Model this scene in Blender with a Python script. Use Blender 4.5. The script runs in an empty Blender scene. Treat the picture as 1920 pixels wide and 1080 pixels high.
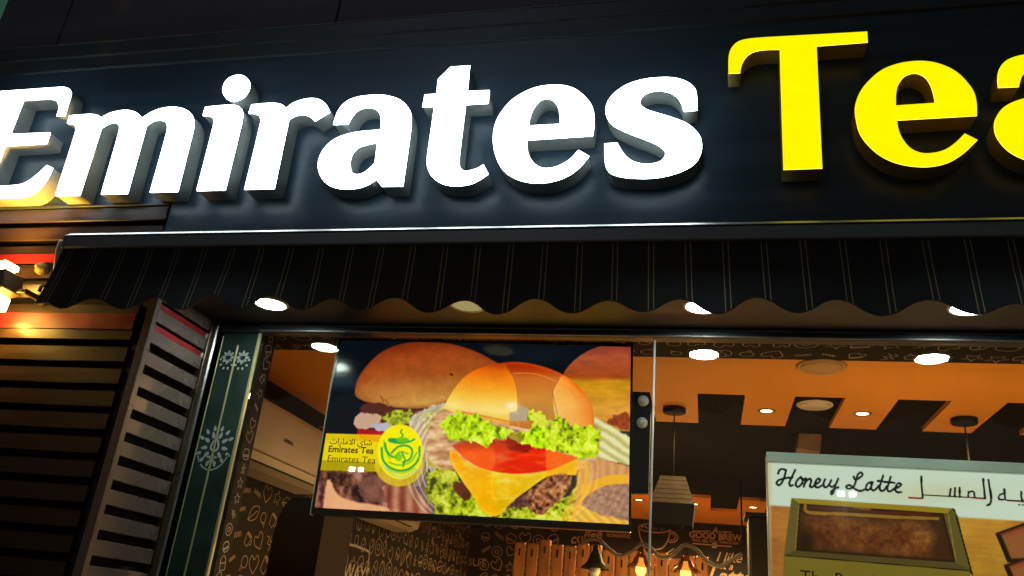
import bpy, math, random
import numpy as np
from mathutils import Matrix, Vector

random.seed(7)
rng = np.random.default_rng(11)
SC = bpy.context.scene
COL = SC.collection

# ------------------------------------------------------------------ camera
YAW, PIT, ROL, FPX = math.radians(-14.4504), math.radians(22.6406), math.radians(5.6993), 1539.92
CAM = np.array([0.0, 0.0, 1.6])
_f = np.array([math.sin(YAW) * math.cos(PIT), math.cos(YAW) * math.cos(PIT), math.sin(PIT)])
_r = np.array([math.cos(YAW), -math.sin(YAW), 0.0])
_u = np.cross(_r, _f)
R2 = math.cos(ROL) * _r + math.sin(ROL) * _u
U2 = -math.sin(ROL) * _r + math.cos(ROL) * _u
cam = bpy.data.cameras.new('camera')
camo = bpy.data.objects.new('camera', cam)
COL.objects.link(camo)
camo.matrix_world = Matrix(((R2[0], U2[0], -_f[0], CAM[0]), (R2[1], U2[1], -_f[1], CAM[1]),
                            (R2[2], U2[2], -_f[2], CAM[2]), (0, 0, 0, 1)))
cam.sensor_width = 36
cam.lens = 36 * FPX / 1920
cam.clip_start, cam.clip_end = 0.05, 500
SC.camera = camo

# ------------------------------------------------------------------ night sky
w = bpy.data.worlds.new('World'); SC.world = w; w.use_nodes = True
nt = w.node_tree
sky = nt.nodes.new('ShaderNodeTexSky'); sky.sky_type = 'NISHITA'; sky.sun_disc = False
sky.sun_elevation = math.radians(-0.5); sky.sun_rotation = math.radians(10)
bg = nt.nodes['Background']; bg.inputs['Strength'].default_value = 0.10
nt.links.new(sky.outputs[0], bg.inputs[0])
SC.view_settings.view_transform = 'Standard'; SC.view_settings.look = 'None'
SC.view_settings.exposure = 0; SC.view_settings.gamma = 1; SC.view_settings.use_curve_mapping = False
SC.cycles.max_bounces = 5; SC.cycles.transparent_max_bounces = 12
SC.cycles.sample_clamp_indirect = 4.0
sun = bpy.data.lights.new('fill_sun', 'SUN'); sun.energy = 0.06; sun.angle = math.radians(20); sun.color = (.75, .85, 1)  # weak fill added to lift the facade, like ambient city light
suno = bpy.data.objects.new('fill_sun', sun); COL.objects.link(suno)
suno.rotation_euler = (math.radians(52), 0, math.radians(-20))

# ------------------------------------------------------------------ pixel -> point on a real plane
def ray(x, y):
    return (x - 960) / FPX * R2 - (y - 540) / FPX * U2 + _f
def onY(x, y, Y):
    v = ray(x, y); return CAM + v * (Y / v[1])
def onX(x, y, X):
    v = ray(x, y); return CAM + v * (X / v[0])
def onZ(x, y, Z):
    v = ray(x, y); return CAM + v * ((Z - 1.6) / v[2])

# ------------------------------------------------------------------ colour and materials
def lin(c):
    c = np.asarray(c, float) / 255
    return np.where(c <= .04045, c / 12.92, ((c + .055) / 1.055) ** 2.4)
def mat(name, base, rough=.5, metal=0, noise=0, nscale=8, bump=0, spec=.5, emit=None, estr=0, coat=0, stretch=None):
    m = bpy.data.materials.new(name); m.use_nodes = True
    n, l = m.node_tree.nodes, m.node_tree.links
    b = n['Principled BSDF']
    b.inputs['Base Color'].default_value = (*base, 1)
    b.inputs['Roughness'].default_value = rough
    b.inputs['Metallic'].default_value = metal
    b.inputs['Specular IOR Level'].default_value = spec
    b.inputs['Coat Weight'].default_value = coat
    if emit is not None:
        b.inputs['Emission Color'].default_value = (*emit, 1)
        b.inputs['Emission Strength'].default_value = estr
    if noise or bump:
        tc = n.new('ShaderNodeTexCoord'); mp = n.new('ShaderNodeMapping')
        l.new(tc.outputs['Object'], mp.inputs[0])
        if stretch: mp.inputs['Scale'].default_value = stretch
        t = n.new('ShaderNodeTexNoise'); t.inputs['Scale'].default_value = nscale; t.inputs['Detail'].default_value = 6
        l.new(mp.outputs[0], t.inputs['Vector'])
        if noise:
            rmp = n.new('ShaderNodeValToRGB')
            rmp.color_ramp.elements[0].position = .3; rmp.color_ramp.elements[1].position = .72
            rmp.color_ramp.elements[0].color = (*[c * (1 - noise) for c in base], 1)
            rmp.color_ramp.elements[1].color = (*[min(1, c * (1 + noise)) for c in base], 1)
            l.new(t.outputs['Fac'], rmp.inputs[0]); l.new(rmp.outputs[0], b.inputs['Base Color'])
            mr = n.new('ShaderNodeMapRange')
            mr.inputs['To Min'].default_value = max(.03, rough - .12); mr.inputs['To Max'].default_value = min(1, rough + .12)
            l.new(t.outputs['Fac'], mr.inputs[0]); l.new(mr.outputs[0], b.inputs['Roughness'])
        if bump:
            bp = n.new('ShaderNodeBump'); bp.inputs['Strength'].default_value = bump; bp.inputs['Distance'].default_value = .01
            l.new(t.outputs['Fac'], bp.inputs['Height']); l.new(bp.outputs[0], b.inputs['Normal'])
    return m
def emis(name, col, s):
    m = bpy.data.materials.new(name); m.use_nodes = True
    n, l = m.node_tree.nodes, m.node_tree.links
    n.remove(n['Principled BSDF'])
    e = n.new('ShaderNodeEmission'); e.inputs[0].default_value = (*col, 1); e.inputs[1].default_value = s
    l.new(e.outputs[0], n['Material Output'].inputs[0])
    return m
def picmat(name, s):
    m = emis(name, (1, 1, 1), s)
    n, l = m.node_tree.nodes, m.node_tree.links
    a = n.new('ShaderNodeVertexColor'); a.layer_name = 'picture'
    e = [k for k in n if k.type == 'EMISSION'][0]
    l.new(a.outputs[0], e.inputs[0])
    # glossy cover sheet over the lit picture
    g = n.new('ShaderNodeBsdfGlossy'); g.inputs['Roughness'].default_value = .12; g.inputs[0].default_value = (.03, .03, .03, 1)
    ad = n.new('ShaderNodeAddShader'); l.new(e.outputs[0], ad.inputs[0]); l.new(g.outputs[0], ad.inputs[1])
    l.new(ad.outputs[0], n['Material Output'].inputs[0])
    m.cycles.emission_sampling = 'NONE'
    return m

M = {}
M['board'] = mat('navy_sign_board', (.021, .046, .071), .36, noise=.25, nscale=3, stretch=(.3, 1, 6), bump=.02)
M['upper'] = mat('dark_wall_panel', (.095, .075, .095), .5, noise=.2, nscale=2)
M['trim'] = mat('dark_trim', (.030, .040, .050), .38, noise=.2, nscale=5)
M['seam'] = mat('pale_trim_edge', (.12, .12, .12), .4)
M['return'] = mat('letter_return_grey', (.22, .225, .21), .42, noise=.12, nscale=6, bump=.02)
M['return_y'] = mat('letter_return_bronze', (.42, .31, .09), .42, noise=.12, nscale=6)
M['lip'] = mat('letter_trim_dark', (.05, .05, .055), .4)
M['white_face'] = emis('lit_white_acrylic', (.92, 1, .985), 9.0)
M['bloom_rim'] = emis('added_bloom_rim', (.74, .94, 1), 34)  # added glow, throws a halo on the board in place of bloom
M['yellow_rim'] = emis('lit_yellow_rim', (1.0, .55, .03), 3.5)
M['yellow_face'] = emis('lit_yellow_acrylic', (1.0, .93, 0.0), 1.02)
def uneven(m, c0, c1):
    n, l = m.node_tree.nodes, m.node_tree.links
    tc = n.new('ShaderNodeTexCoord'); t = n.new('ShaderNodeTexNoise'); t.inputs['Scale'].default_value = 9; l.new(tc.outputs['Object'], t.inputs['Vector'])
    r = n.new('ShaderNodeValToRGB'); r.color_ramp.elements[0].position = .35; r.color_ramp.elements[1].position = .68
    r.color_ramp.elements[0].color = (*c0, 1); r.color_ramp.elements[1].color = (*c1, 1)
    l.new(t.outputs['Fac'], r.inputs[0]); l.new(r.outputs[0], [k for k in n if k.type == 'EMISSION'][0].inputs[0])
uneven(M['yellow_face'], (1, .90, 0), (1, .955, 0))
M['slat'] = mat('bronze_louvre', (.034, .018, .012), .36, metal=.1, noise=.3, nscale=4, stretch=(.4, 1, 5), bump=.03)
M['slat_r'] = mat('brown_louvre', (.205, .165, .142), .28, metal=.3, noise=.10, nscale=2.2, stretch=(1, 1, 1.2))
M['gap'] = mat('dark_backing', (.010, .008, .008), .7, noise=.3, nscale=10)
M['red'] = mat('red_reflective_tape', (.34, .018, .018), .4, noise=.25, nscale=14)
M['steel'] = mat('brushed_steel', (.42, .43, .42), .3, metal=.85, noise=.2, nscale=10, stretch=(1, 1, .2))
M['bronze'] = mat('bronze_jamb', (.12, .09, .06), .3, metal=.6, noise=.25, nscale=8)
M['alu'] = mat('grey_aluminium', (.20, .215, .22), .36, metal=.35, noise=.15, nscale=8, stretch=(.2, 1, 1))
M['alu_l'] = mat('pale_aluminium', (.80, .84, .82), .4, metal=0, noise=.1, nscale=8)
M['plastic_w'] = mat('cream_plastic', (.50, .44, .36), .45, noise=.05, nscale=4)
M['soffit'] = mat('dark_soffit', (.022, .014, .014), .4, noise=.3, nscale=3, stretch=(.6, 2, 1), bump=.02)
M['black'] = mat('black_satin', (.009, .009, .009), .6, noise=.2, nscale=8, spec=.2)
M['bezel'] = mat('tv_bezel', (.008, .009, .010), .22)
M['blackwall'] = mat('black_wallpaper', (.010, .009, .008), .75, noise=.25, nscale=3, spec=.2)
M['blackceil'] = mat('black_ceiling', (.006, .005, .0045), .85, noise=.2, nscale=3, spec=.12)
M['orange'] = mat('orange_paint', (.66, .25, .018), .55, noise=.06, nscale=2.5, bump=.02)
M['print'] = mat('chalk_print', (.36, .30, .24), .7, noise=.25, nscale=20)
M['print2'] = mat('warm_chalk_print', (.30, .20, .125), .7, noise=.25, nscale=20)
M['gold'] = mat('gold_strip', (.58, .58, .28), .35, metal=.25)
M['panel_g'] = mat('dark_green_gloss_panel', (.030, .060, .050), .2, noise=.3, nscale=5, bump=.02)
M['ornament'] = mat('white_ornament_print', (.50, .58, .54), .5)
M['wood'] = mat('orange_wood', (.50, .20, .075), .5, noise=.35, nscale=7, stretch=(3, 3, .4), bump=.1)
M['darkbrown'] = mat('dark_brown_laminate', (.014, .009, .007), .7, noise=.2, nscale=5, spec=.1)
M['floor'] = mat('beige_floor_tile', (.42, .36, .30), .3, noise=.1, nscale=2)
M['pave'] = mat('grey_paving', (.16, .155, .15), .7, noise=.25, nscale=5, bump=.2)
M['asphalt'] = mat('asphalt', (.05, .05, .05), .85, noise=.3, nscale=30, bump=.3)
M['downlight'] = emis('lit_downlight', (.88, 1.0, .95), 75)
M['downlight_dim'] = emis('failing_downlight', (.62, .50, .20), .55)
M['spot'] = emis('lit_warm_spot', (1, .74, .34), 7)
M['bulb'] = emis('lit_filament_bulb', (1, .50, .10), 3.2)
M['flood'] = emis('lit_floodlight', (1, .54, .09), 80)
M['flood_low'] = emis('lit_floodlight_lower', (1, .56, .10), 34)
M['flood_body'] = mat('floodlight_body', (.16, .12, .06), .5, noise=.2, nscale=9)
M['rope'] = mat('grey_pipe', (.13, .10, .08), .6, noise=.2, nscale=20)
M['green'] = emis('green_light_patch', (.10, .30, .20), .22)  # emission stands in for green light falling on a building side
M['lampwood'] = mat('lamp_slats', (.10, .085, .06), .5, noise=.3, nscale=12)
M['brownlamp'] = mat('brown_shade', (.22, .13, .08), .5, noise=.2, nscale=10)

def fabric():
    m = bpy.data.materials.new('awning_fabric'); m.use_nodes = True
    n, l = m.node_tree.nodes, m.node_tree.links
    b = n['Principled BSDF']; b.inputs['Roughness'].default_value = .85; b.inputs['Specular IOR Level'].default_value = .2
    tc = n.new('ShaderNodeUVMap'); tc.uv_map = 'cloth'
    sp = n.new('ShaderNodeSeparateXYZ'); l.new(tc.outputs[0], sp.inputs[0])
    def mth(op, a, c=None):
        k = n.new('ShaderNodeMath'); k.operation = op
        for i, v in ((0, a), (1, c)):
            if v is None: continue
            if hasattr(v, 'is_output'): l.new(v, k.inputs[i])
            else: k.inputs[i].default_value = v
        return k.outputs[0]
    fr = mth('FRACT', mth('DIVIDE', mth('ADD', sp.outputs[0], 20 * .1405 + 0.0), .1405))
    d1 = mth('LESS_THAN', mth('ABSOLUTE', mth('SUBTRACT', fr, .43)), .011)
    d2 = mth('LESS_THAN', mth('ABSOLUTE', mth('SUBTRACT', fr, .57)), .011)
    st = mth('ADD', d1, d2)
    nz = n.new('ShaderNodeTexNoise'); nz.inputs['Scale'].default_value = 260; l.new(tc.outputs[0], nz.inputs['Vector'])
    r1 = n.new('ShaderNodeValToRGB'); l.new(nz.outputs['Fac'], r1.inputs[0])
    r1.color_ramp.elements[0].color = (.013, .016, .022, 1); r1.color_ramp.elements[1].color = (.028, .033, .044, 1)
    mx = n.new('ShaderNodeMix'); mx.data_type = 'RGBA'
    l.new(st, mx.inputs[0]); l.new(r1.outputs[0], mx.inputs[6]); mx.inputs[7].default_value = (.15, .155, .15, 1)
    l.new(mx.outputs[2], b.inputs['Base Color'])
    t = n.new('ShaderNodeBsdfTranslucent'); 
    mx2 = n.new('ShaderNodeMix'); mx2.data_type = 'RGBA'; l.new(st, mx2.inputs[0])
    mx2.inputs[6].default_value = (.018, .022, .026, 1); mx2.inputs[7].default_value = (.22, .21, .15, 1)
    l.new(mx2.outputs[2], t.inputs[0])
    ms = n.new('ShaderNodeMixShader'); ms.inputs[0].default_value = .35
    l.new(b.outputs[0], ms.inputs[1]); l.new(t.outputs[0], ms.inputs[2]); l.new(ms.outputs[0], n['Material Output'].inputs[0])
    return m
M['fabric'] = fabric()

def glassmat():
    m = bpy.data.materials.new('window_glass'); m.use_nodes = True
    n, l = m.node_tree.nodes, m.node_tree.links
    n.remove(n['Principled BSDF'])
    lw = n.new('ShaderNodeLayerWeight'); lw.inputs[0].default_value = .5
    p = n.new('ShaderNodeMath'); p.operation = 'POWER'; p.inputs[1].default_value = 4; l.new(lw.outputs['Facing'], p.inputs[0])
    a = n.new('ShaderNodeMath'); a.operation = 'MULTIPLY_ADD'; a.inputs[1].default_value = .8; a.inputs[2].default_value = .045
    l.new(p.outputs[0], a.inputs[0])
    t = n.new('ShaderNodeBsdfTransparent'); t.inputs[0].default_value = (.94, .97, .95, 1)
    g = n.new('ShaderNodeBsdfGlossy'); g.inputs['Roughness'].default_value = .015
    ms = n.new('ShaderNodeMixShader'); l.new(a.outputs[0], ms.inputs[0]); l.new(t.outputs[0], ms.inputs[1]); l.new(g.outputs[0], ms.inputs[2])
    l.new(ms.outputs[0], n['Material Output'].inputs[0])
    return m
M['glass'] = glassmat()

# ------------------------------------------------------------------ object helpers
def link(name, me, m=None, parent=None):
    o = bpy.data.objects.new(name, me); COL.objects.link(o)
    if m is not None:
        me.materials.clear(); me.materials.append(M[m] if isinstance(m, str) else m)
    if parent is not None: o.parent = parent
    return o
def tag(o, label, cat, group=None):
    o['label'] = label; o['category'] = cat
    if group: o['group'] = group
    return o
def thing(name, label, cat, loc=(0, 0, 0), group=None):
    o = bpy.data.objects.new(name, None); COL.objects.link(o); o.location = loc
    o.empty_display_size = .1
    return tag(o, label, cat, group)
def struct(o):
    o['kind'] = 'structure'; return o
class MB:
    def __init__(s): s.v = []; s.f = []; s.sm = []
    def add(s, vs, fs, smooth=False):
        k = len(s.v); s.v += [tuple(map(float, p)) for p in vs]
        s.f += [tuple(i + k for i in f) for f in fs]; s.sm += [smooth] * len(fs); return s
    def box(s, x0, x1, y0, y1, z0, z1, b=0):
        if b <= 0:
            vs = [(x, y, z) for x in (x0, x1) for y in (y0, y1) for z in (z0, z1)]
            return s.add(vs, [(0, 1, 3, 2), (4, 6, 7, 5), (0, 4, 5, 1), (2, 3, 7, 6), (0, 2, 6, 4), (1, 5, 7, 3)])
        vs = []; fs = []
        c = [(x0 + x1) / 2, (y0 + y1) / 2, (z0 + z1) / 2]; h = [abs(x1 - x0) / 2, abs(y1 - y0) / 2, abs(z1 - z0) / 2]
        idx = {}
        for sx in (-1, 1):
            for sy in (-1, 1):
                for sz in (-1, 1):
                    for ax in range(3):
                        sg = (sx, sy, sz)
                        p = [c[i] + sg[i] * (h[i] if i == ax else h[i] - b) for i in range(3)]
                        idx[(sx, sy, sz, ax)] = len(vs); vs.append(p)
        for ax in range(3):
            o1, o2 = (ax + 1) % 3, (ax + 2) % 3
            for sg in (-1, 1):
                q = []
                for a, bb in ((-1, -1), (1, -1), (1, 1), (-1, 1)):
                    t = [0, 0, 0]; t[ax] = sg; t[o1] = a; t[o2] = bb; q.append(idx[(*t, ax)])
                fs.append(tuple(q if sg > 0 else q[::-1]))
            for a in (-1, 1):           # edge bevels: along axis ax between faces o1,o2
                for bb in (-1, 1):
                    t0 = [0, 0, 0]; t0[o1] = a; t0[o2] = bb; t1 = list(t0); t0[ax] = -1; t1[ax] = 1
                    fs.append((idx[(*t0, o1)], idx[(*t1, o1)], idx[(*t1, o2)], idx[(*t0, o2)]))
        for sx in (-1, 1):
            for sy in (-1, 1):
                for sz in (-1, 1): fs.append(tuple(idx[(sx, sy, sz, a)] for a in range(3)))
        return s.add(vs, fs)
    def lathe(s, prof, c, n=24, axis=2, smooth=True):
        vs = []; fs = []
        for r, h in prof:
            for k in range(n):
                a = 2 * math.pi * k / n; p = [0, 0, 0]
                p[axis] = h; p[(axis + 1) % 3] = r * math.cos(a); p[(axis + 2) % 3] = r * math.sin(a)
                vs.append([p[i] + c[i] for i in range(3)])
        for j in range(len(prof) - 1):
            for k in range(n):
                fs.append((j * n + k, j * n + (k + 1) % n, (j + 1) * n + (k + 1) % n, (j + 1) * n + k))
        return s.add(vs, fs, smooth)
    def disc(s, c, r, n=28, axis=2):
        vs = []
        for k in range(n):
            a = 2 * math.pi * k / n; p = list(c); p[(axis + 1) % 3] += r * math.cos(a); p[(axis + 2) % 3] += r * math.sin(a); vs.append(p)
        return s.add(vs, [tuple(range(n))])
    def tube(s, pts, r, n=8):
        P = [Vector(p) for p in pts]; vs = []; fs = []
        for i, p in enumerate(P):
            d = (P[min(i + 1, len(P) - 1)] - P[max(i - 1, 0)]).normalized()
            a = d.orthogonal() if abs(d.z) > .95 else d.cross(Vector((0, 0, 1)))
            a.normalize(); b = d.cross(a)
            rr = r[i] if isinstance(r, (list, tuple)) else r
            for k in range(n):
                t = 2 * math.pi * k / n; vs.append(p + a * rr * math.cos(t) + b * rr * math.sin(t))
        for i in range(len(P) - 1):
            for k in range(n): fs.append((i * n + k, i * n + (k + 1) % n, (i + 1) * n + (k + 1) % n, (i + 1) * n + k))
        fs.append(tuple(range(n))[::-1]); fs.append(tuple(range((len(P) - 1) * n, len(P) * n)))
        return s.add(vs, fs, True)
    def prism(s, poly, a0, a1, axis):     # polygon in the two other axes, extruded along axis
        n = len(poly); vs = []
        for a in (a0, a1):
            for q in poly:
                p = [0, 0, 0]; p[axis] = a; p[(axis + 1) % 3] = q[0]; p[(axis + 2) % 3] = q[1]; vs.append(p)
        fs = [tuple(range(n))[::-1], tuple(range(n, 2 * n))] + [(k, (k + 1) % n, n + (k + 1) % n, n + k) for k in range(n)]
        return s.add(vs, fs)
    def build(s, name, m=None, parent=None):
        me = bpy.data.meshes.new(name); me.from_pydata(s.v, [], s.f)
        me.polygons.foreach_set('use_smooth', s.sm)
        me.validate(); me.update()
        import bmesh
        bm = bmesh.new(); bm.from_mesh(me); bmesh.ops.recalc_face_normals(bm, faces=bm.faces); bm.to_mesh(me); bm.free()
        return link(name, me, m, parent)

def spline(pts, closed=True, step=6):
    """points (x, y[, 'c']); corners flagged c; smooth runs get centripetal Catmull-Rom"""
    P = [(float(p[0]), float(p[1]), len(p) > 2) for p in pts]; n = len(P); out = []
    rngk = range(n) if closed else range(n - 1)
    for i in rngk:
        p1, p2 = P[i], P[(i + 1) % n]
        p0 = P[(i - 1) % n] if (closed or i > 0) else p1
        p3 = P[(i + 2) % n] if (closed or i + 2 < n) else p2
        A = np.array(p1[:2]); B = np.array(p2[:2]); L = np.linalg.norm(B - A)
        if p1[2] and p2[2]:
            out.append(tuple(A)); continue
        t1 = (B - np.array(p0[:2])); t2 = (np.array(p3[:2]) - A)
        t1 = (B - A) if p1[2] else t1 / max(1e-9, np.linalg.norm(t1)) * L
        t2 = (B - A) if p2[2] else t2 / max(1e-9, np.linalg.norm(t2)) * L
        for k in range(step):
            t = k / step
            out.append(tuple((2 * t**3 - 3 * t**2 + 1) * A + (t**3 - 2 * t**2 + t) * t1 + (-2 * t**3 + 3 * t**2) * B + (t**3 - t**2) * t2))
    if not closed: out.append(P[-1][:2])
    return out

def outline_mesh(loops, extrude, fill='BOTH'):
    """closed 2-D loops (x, z) -> flat or extruded mesh in the XZ plane, centred on y = 0"""
    cu = bpy.data.curves.new('tmp', 'CURVE'); cu.dimensions = '2D'; cu.fill_mode = fill; cu.extrude = extrude
    for L in loops:
        sp = cu.splines.new('POLY'); sp.points.add(len(L) - 1); sp.use_cyclic_u = True
        sp.points.foreach_set('co', [c for p in L for c in (p[0], p[1], 0, 1)])
    return curve_to_mesh(cu)
def curve_to_mesh(cu):
    o = bpy.data.objects.new('tmp', cu); COL.objects.link(o)
    dg = bpy.context.evaluated_depsgraph_get(); dg.update()
    me = bpy.data.meshes.new_from_object(o.evaluated_get(dg))
    bpy.data.objects.remove(o); bpy.data.curves.remove(cu)
    me.transform(Matrix(((1, 0, 0, 0), (0, 0, -1, 0), (0, 1, 0, 0), (0, 0, 0, 1))))
    return me
def text_mesh(txt, size, shear=0, bold=0, align='CENTER'):
    cu = bpy.data.curves.new('tmp', 'FONT'); cu.body = txt; cu.size = size; cu.shear = shear; cu.offset = bold
    cu.align_x = align; cu.align_y = 'CENTER'; cu.resolution_u = 3
    return curve_to_mesh(cu)

# ================================================================== THE SETTING
gm = MB(); gm.add([(-40, -40, 0), (40, -40, 0), (40, 40, 0), (-40, 40, 0)], [(0, 1, 2, 3)])
struct(gm.build('ground', 'asphalt'))
pv = MB(); pv.box(-14, 14, -2.2, 3.12, -.05, .12, .01); struct(pv.build('pavement', 'pave'))
fl = MB(); fl.box(-2.86, 3.4, 3.70, 10.4, -.05, .13); struct(fl.build('floor', 'floor'))

ZS, YG, YB, YF = 2.95, 3.64, 3.10, 3.00      # soffit height, glass plane, board plane, letter faces
ZC = 3.00                                    # shop ceiling

# ------------------------------------------------------------------ sign board and the wall over it
def zat(x, y, Y): return float(onY(x, y, Y)[2])
XRF = float(onY(285, 600, YB)[0]) - .07
sb = thing('sign_board', 'long dark navy fascia board behind the lit letters', 'sign board', (0, YB, 3.39))
def child_abs(o, parent):
    o.parent = parent; o.matrix_parent_inverse = Matrix.Translation(parent.location).inverted(); return o
BTOP = zat(640, 98, YB)
m = MB(); m.prism([(3.392, -6.5), (3.392, XRF), (ZS + .06, XRF), (ZS + .06, 3.6), (BTOP, 3.6), (BTOP, -6.5)], YB, YB + .06, 1); child_abs(m.build('panel', 'board'), sb)
zB, zA = zat(640, 70, YB - .012), zat(640, 42, YB - .02)
m = MB(); m.box(-6.5, 3.6, YB - .012, YB + .08, BTOP + .002, zB - .003, .003); child_abs(m.build('top_trim', 'trim'), sb)
m = MB(); m.box(-6.5, 3.6, YB - .020, YB + .08, zB, zA - .004, .003); child_abs(m.build('top_trim', 'trim'), sb)
m = MB(); m.box(-6.5, 3.6, YB - .022, YB + .01, zA - .003, zA + .002); child_abs(m.build('edge_strip', 'seam'), sb)
m = MB(); m.box(-6.5, 3.6, YB - .014, YB - .002, zB - .0028, zB - .0004); child_abs(m.build('edge_strip', 'seam'), sb)
m = MB(); m.box(-6.5, 3.6, YB - .004, YB + .02, BTOP - .0005, BTOP + .0018); child_abs(m.build('edge_strip', 'seam'), sb)
m = MB(); m.box(-6.5, XRF - .01, YB - .008, YB + .08, 3.378, 3.390, .002); child_abs(m.build('bottom_trim', 'trim'), sb)

jx = [float(onY(634, 20, YB)[0]), float(onY(122, 40, YB)[0])]
pw = jx[0] - jx[1]
uw = thing('panelled_wall', 'dark purplish panel wall above the fascia board', 'wall', (0, YB + .05, zA))
x = jx[1]
xs = [jx[1] + k * pw for k in range(-1, 4)]
xl = float(onY(12, 5, YB)[0])
for a, b in zip(xs[:-1], xs[1:]):
    a = max(a, xl)
    m = MB(); m.box(a + .004, b - .004, YB, YB + .05, zA + .006, 6.2, .003); child_abs(m.build('wall_panel', 'upper'), uw)
m = MB(); m.box(xl, xs[-1], YB + .051, YB + .3, 3.2, 6.2); child_abs(m.build('backing', 'gap'), uw)
nb = MB(); nb.box(xl - .9, xl - .03, YB + .05, YB + .25, 4.60, 6.0, .01)  # added glowing box in place of the green-lit building side
tag(nb.build('neighbour_glow_box', 'green'), 'glowing box imitating a green-lit building side beyond the upper left wall end', 'glow box')

# ------------------------------------------------------------------ louvred walls (left front and the return into the recess)
XR = float(onY(285, 600, YB)[0])             # face of the return
PITCH = .1045
lw = thing('louvre_wall', 'dark bronze louvred wall left of the shop opening, lit orange by the floodlight', 'louvre wall', (XR - 2, YB, .12))
m = MB(); m.box(-6.5, XR - .075, YB + .062, YB + .10, .12, 3.376); child_abs(m.build('backing', 'gap'), lw)
sl = MB(); sl.prism([(YB + .000, .0), (YB + .004, -.003), (YB + .058, .020), (YB + .058, .034), (YB + .012, .070), (YB, .068)], -6.5, XR - .085, 0)
slat0 = None
z = 3.376 - .073
REDZ = (2.72, 3.07)
k = 0
while z > .15:
    if slat0 is None: o = slat0 = sl.build('slat', 'slat')
    else: o = slat0.copy(); COL.objects.link(o)
    child_abs(o, lw); o.location = (0, 0, z - random.uniform(0, .002)); z -= PITCH; k += 1
for z0 in (2.724, 3.066):
    m = MB(); m.box(-6.5, XR - .088, YB - .006, YB + .001, z0, z0 + (.078 if z0 < 3 else .05), .001); child_abs(m.build('red_strip', 'red'), lw)
m = MB(); m.box(XR - .083, XR - .045, YB + .02, YB + .1, .12, 3.376); child_abs(m.build('end_post', 'gap'), lw)

rw = thing('louvre_return', 'slatted side return of the shop recess with two red strips', 'louvre wall', (XR, YB, .12))
m = MB(); m.box(XR - .042, XR + .002, YB - .002, YB + .034, .12, 3.0, .003); child_abs(m.build('corner_post', 'slat_r'), rw)
m = MB(); m.box(XR - .09, XR - .055, YB + .11, YG - .05, .12, 2.98); child_abs(m.build('backing', 'gap'), rw)
rs = MB(); rs.prism([(.0, XR - .002), (.060, XR - .002), (.064, XR - .012), (.030, XR - .050), (.016, XR - .050), (-.002, XR - .006)], YB + .036, YG - .100, 1)
rsl = None; z = zat(289, 597, YB) - .0; zt = z
zz = zt + PITCH * 2
while zz > .2:
    if zz + .06 < ZS - .004:
        if rsl is None: o = rsl = rs.build('slat', 'slat_r')
        else: o = rsl.copy(); COL.objects.link(o)
        child_abs(o, rw); o.location = (0, 0, zz)
    zz -= PITCH
for zr in (zt - .030, zt + PITCH - .030):
    m = MB(); m.box(XR - .050, XR - .0125, YB + .037, YG - .105, zr - .020, zr + .018, .001); child_abs(m.build('red_strip', 'red'), rw)
    m = MB(); m.box(XR - .03, XR - .004, YG - .104, YG - .088, zr - .014, zr + .014, .003); child_abs(m.build('end_clip', 'plastic_w'), rw)
m = MB(); m.box(XR - .042, XR + .003, YG - .088, YG - .052, .12, ZS - .002, .003); child_abs(m.build('jamb', 'bronze'), rw)
m = MB(); m.box(XR - .012, XR + .012, YG - .050, YG - .032, .12, ZS - .002, .006); child_abs(m.build('jamb_tube', 'steel'), rw)
for zz_, r_ in ((2.0, .012),):
    pass

# ------------------------------------------------------------------ soffit, header and downlights
sf = MB(); sf.box(XR - .05, 3.4, YB + .062, YG + .02, ZS, ZS + .10, .002)
struct(sf.build('soffit', 'soffit'))
XJ = float(onY(1228, 640, YG)[0])            # joint between the panes
HB = zat(960, 629, YG - .03)
hd = thing('shop_window', 'tall glazed shop front with dark metal header rail', 'shop window', (0, YG, .13))
m = MB(); m.box(XR + .01, 3.4, YG - .032, YG + .035, HB, ZS - .002, .004); child_abs(m.build('rail', 'trim'), hd)
m = MB(); m.box(XR + .25, 3.4, YG - .040, YG - .030, HB + .002, HB + .010, .002); child_abs(m.build('bead', 'steel'), hd)
m = MB(); m.box(XR + .25, 3.4, YG - .042, YG - .033, ZS - .012, ZS - .004, .002); child_abs(m.build('bead', 'alu'), hd)

def downlight(X, lit, label):
    t = thing('downlight', label, 'downlight', (X, 3.325, ZS), 'downlights in the soffit')
    m = MB(); m.lathe([(.072, .000), (.072, -.006), (.082, -.007), (.086, -.002), (.086, .004)], (0, 0, 0), 32); m.build('rim', 'alu_l', t)
    m = MB(); m.disc((0, 0, -.005), .0715, 32); m.build('lens', 'downlight' if lit else 'downlight_dim', t)
for X, lit, lab in ((-2.045, True, 'bright white round downlight nearest the slatted return'),
                    (-1.055, False, 'dim yellowish unlit-looking downlight above the burger screen'),
                    (-.012, True, 'bright white downlight under the valance right of the screen'),
                    (1.02, True, 'rightmost bright white downlight above the latte lightbox')):
    downlight(X, lit, lab)

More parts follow.
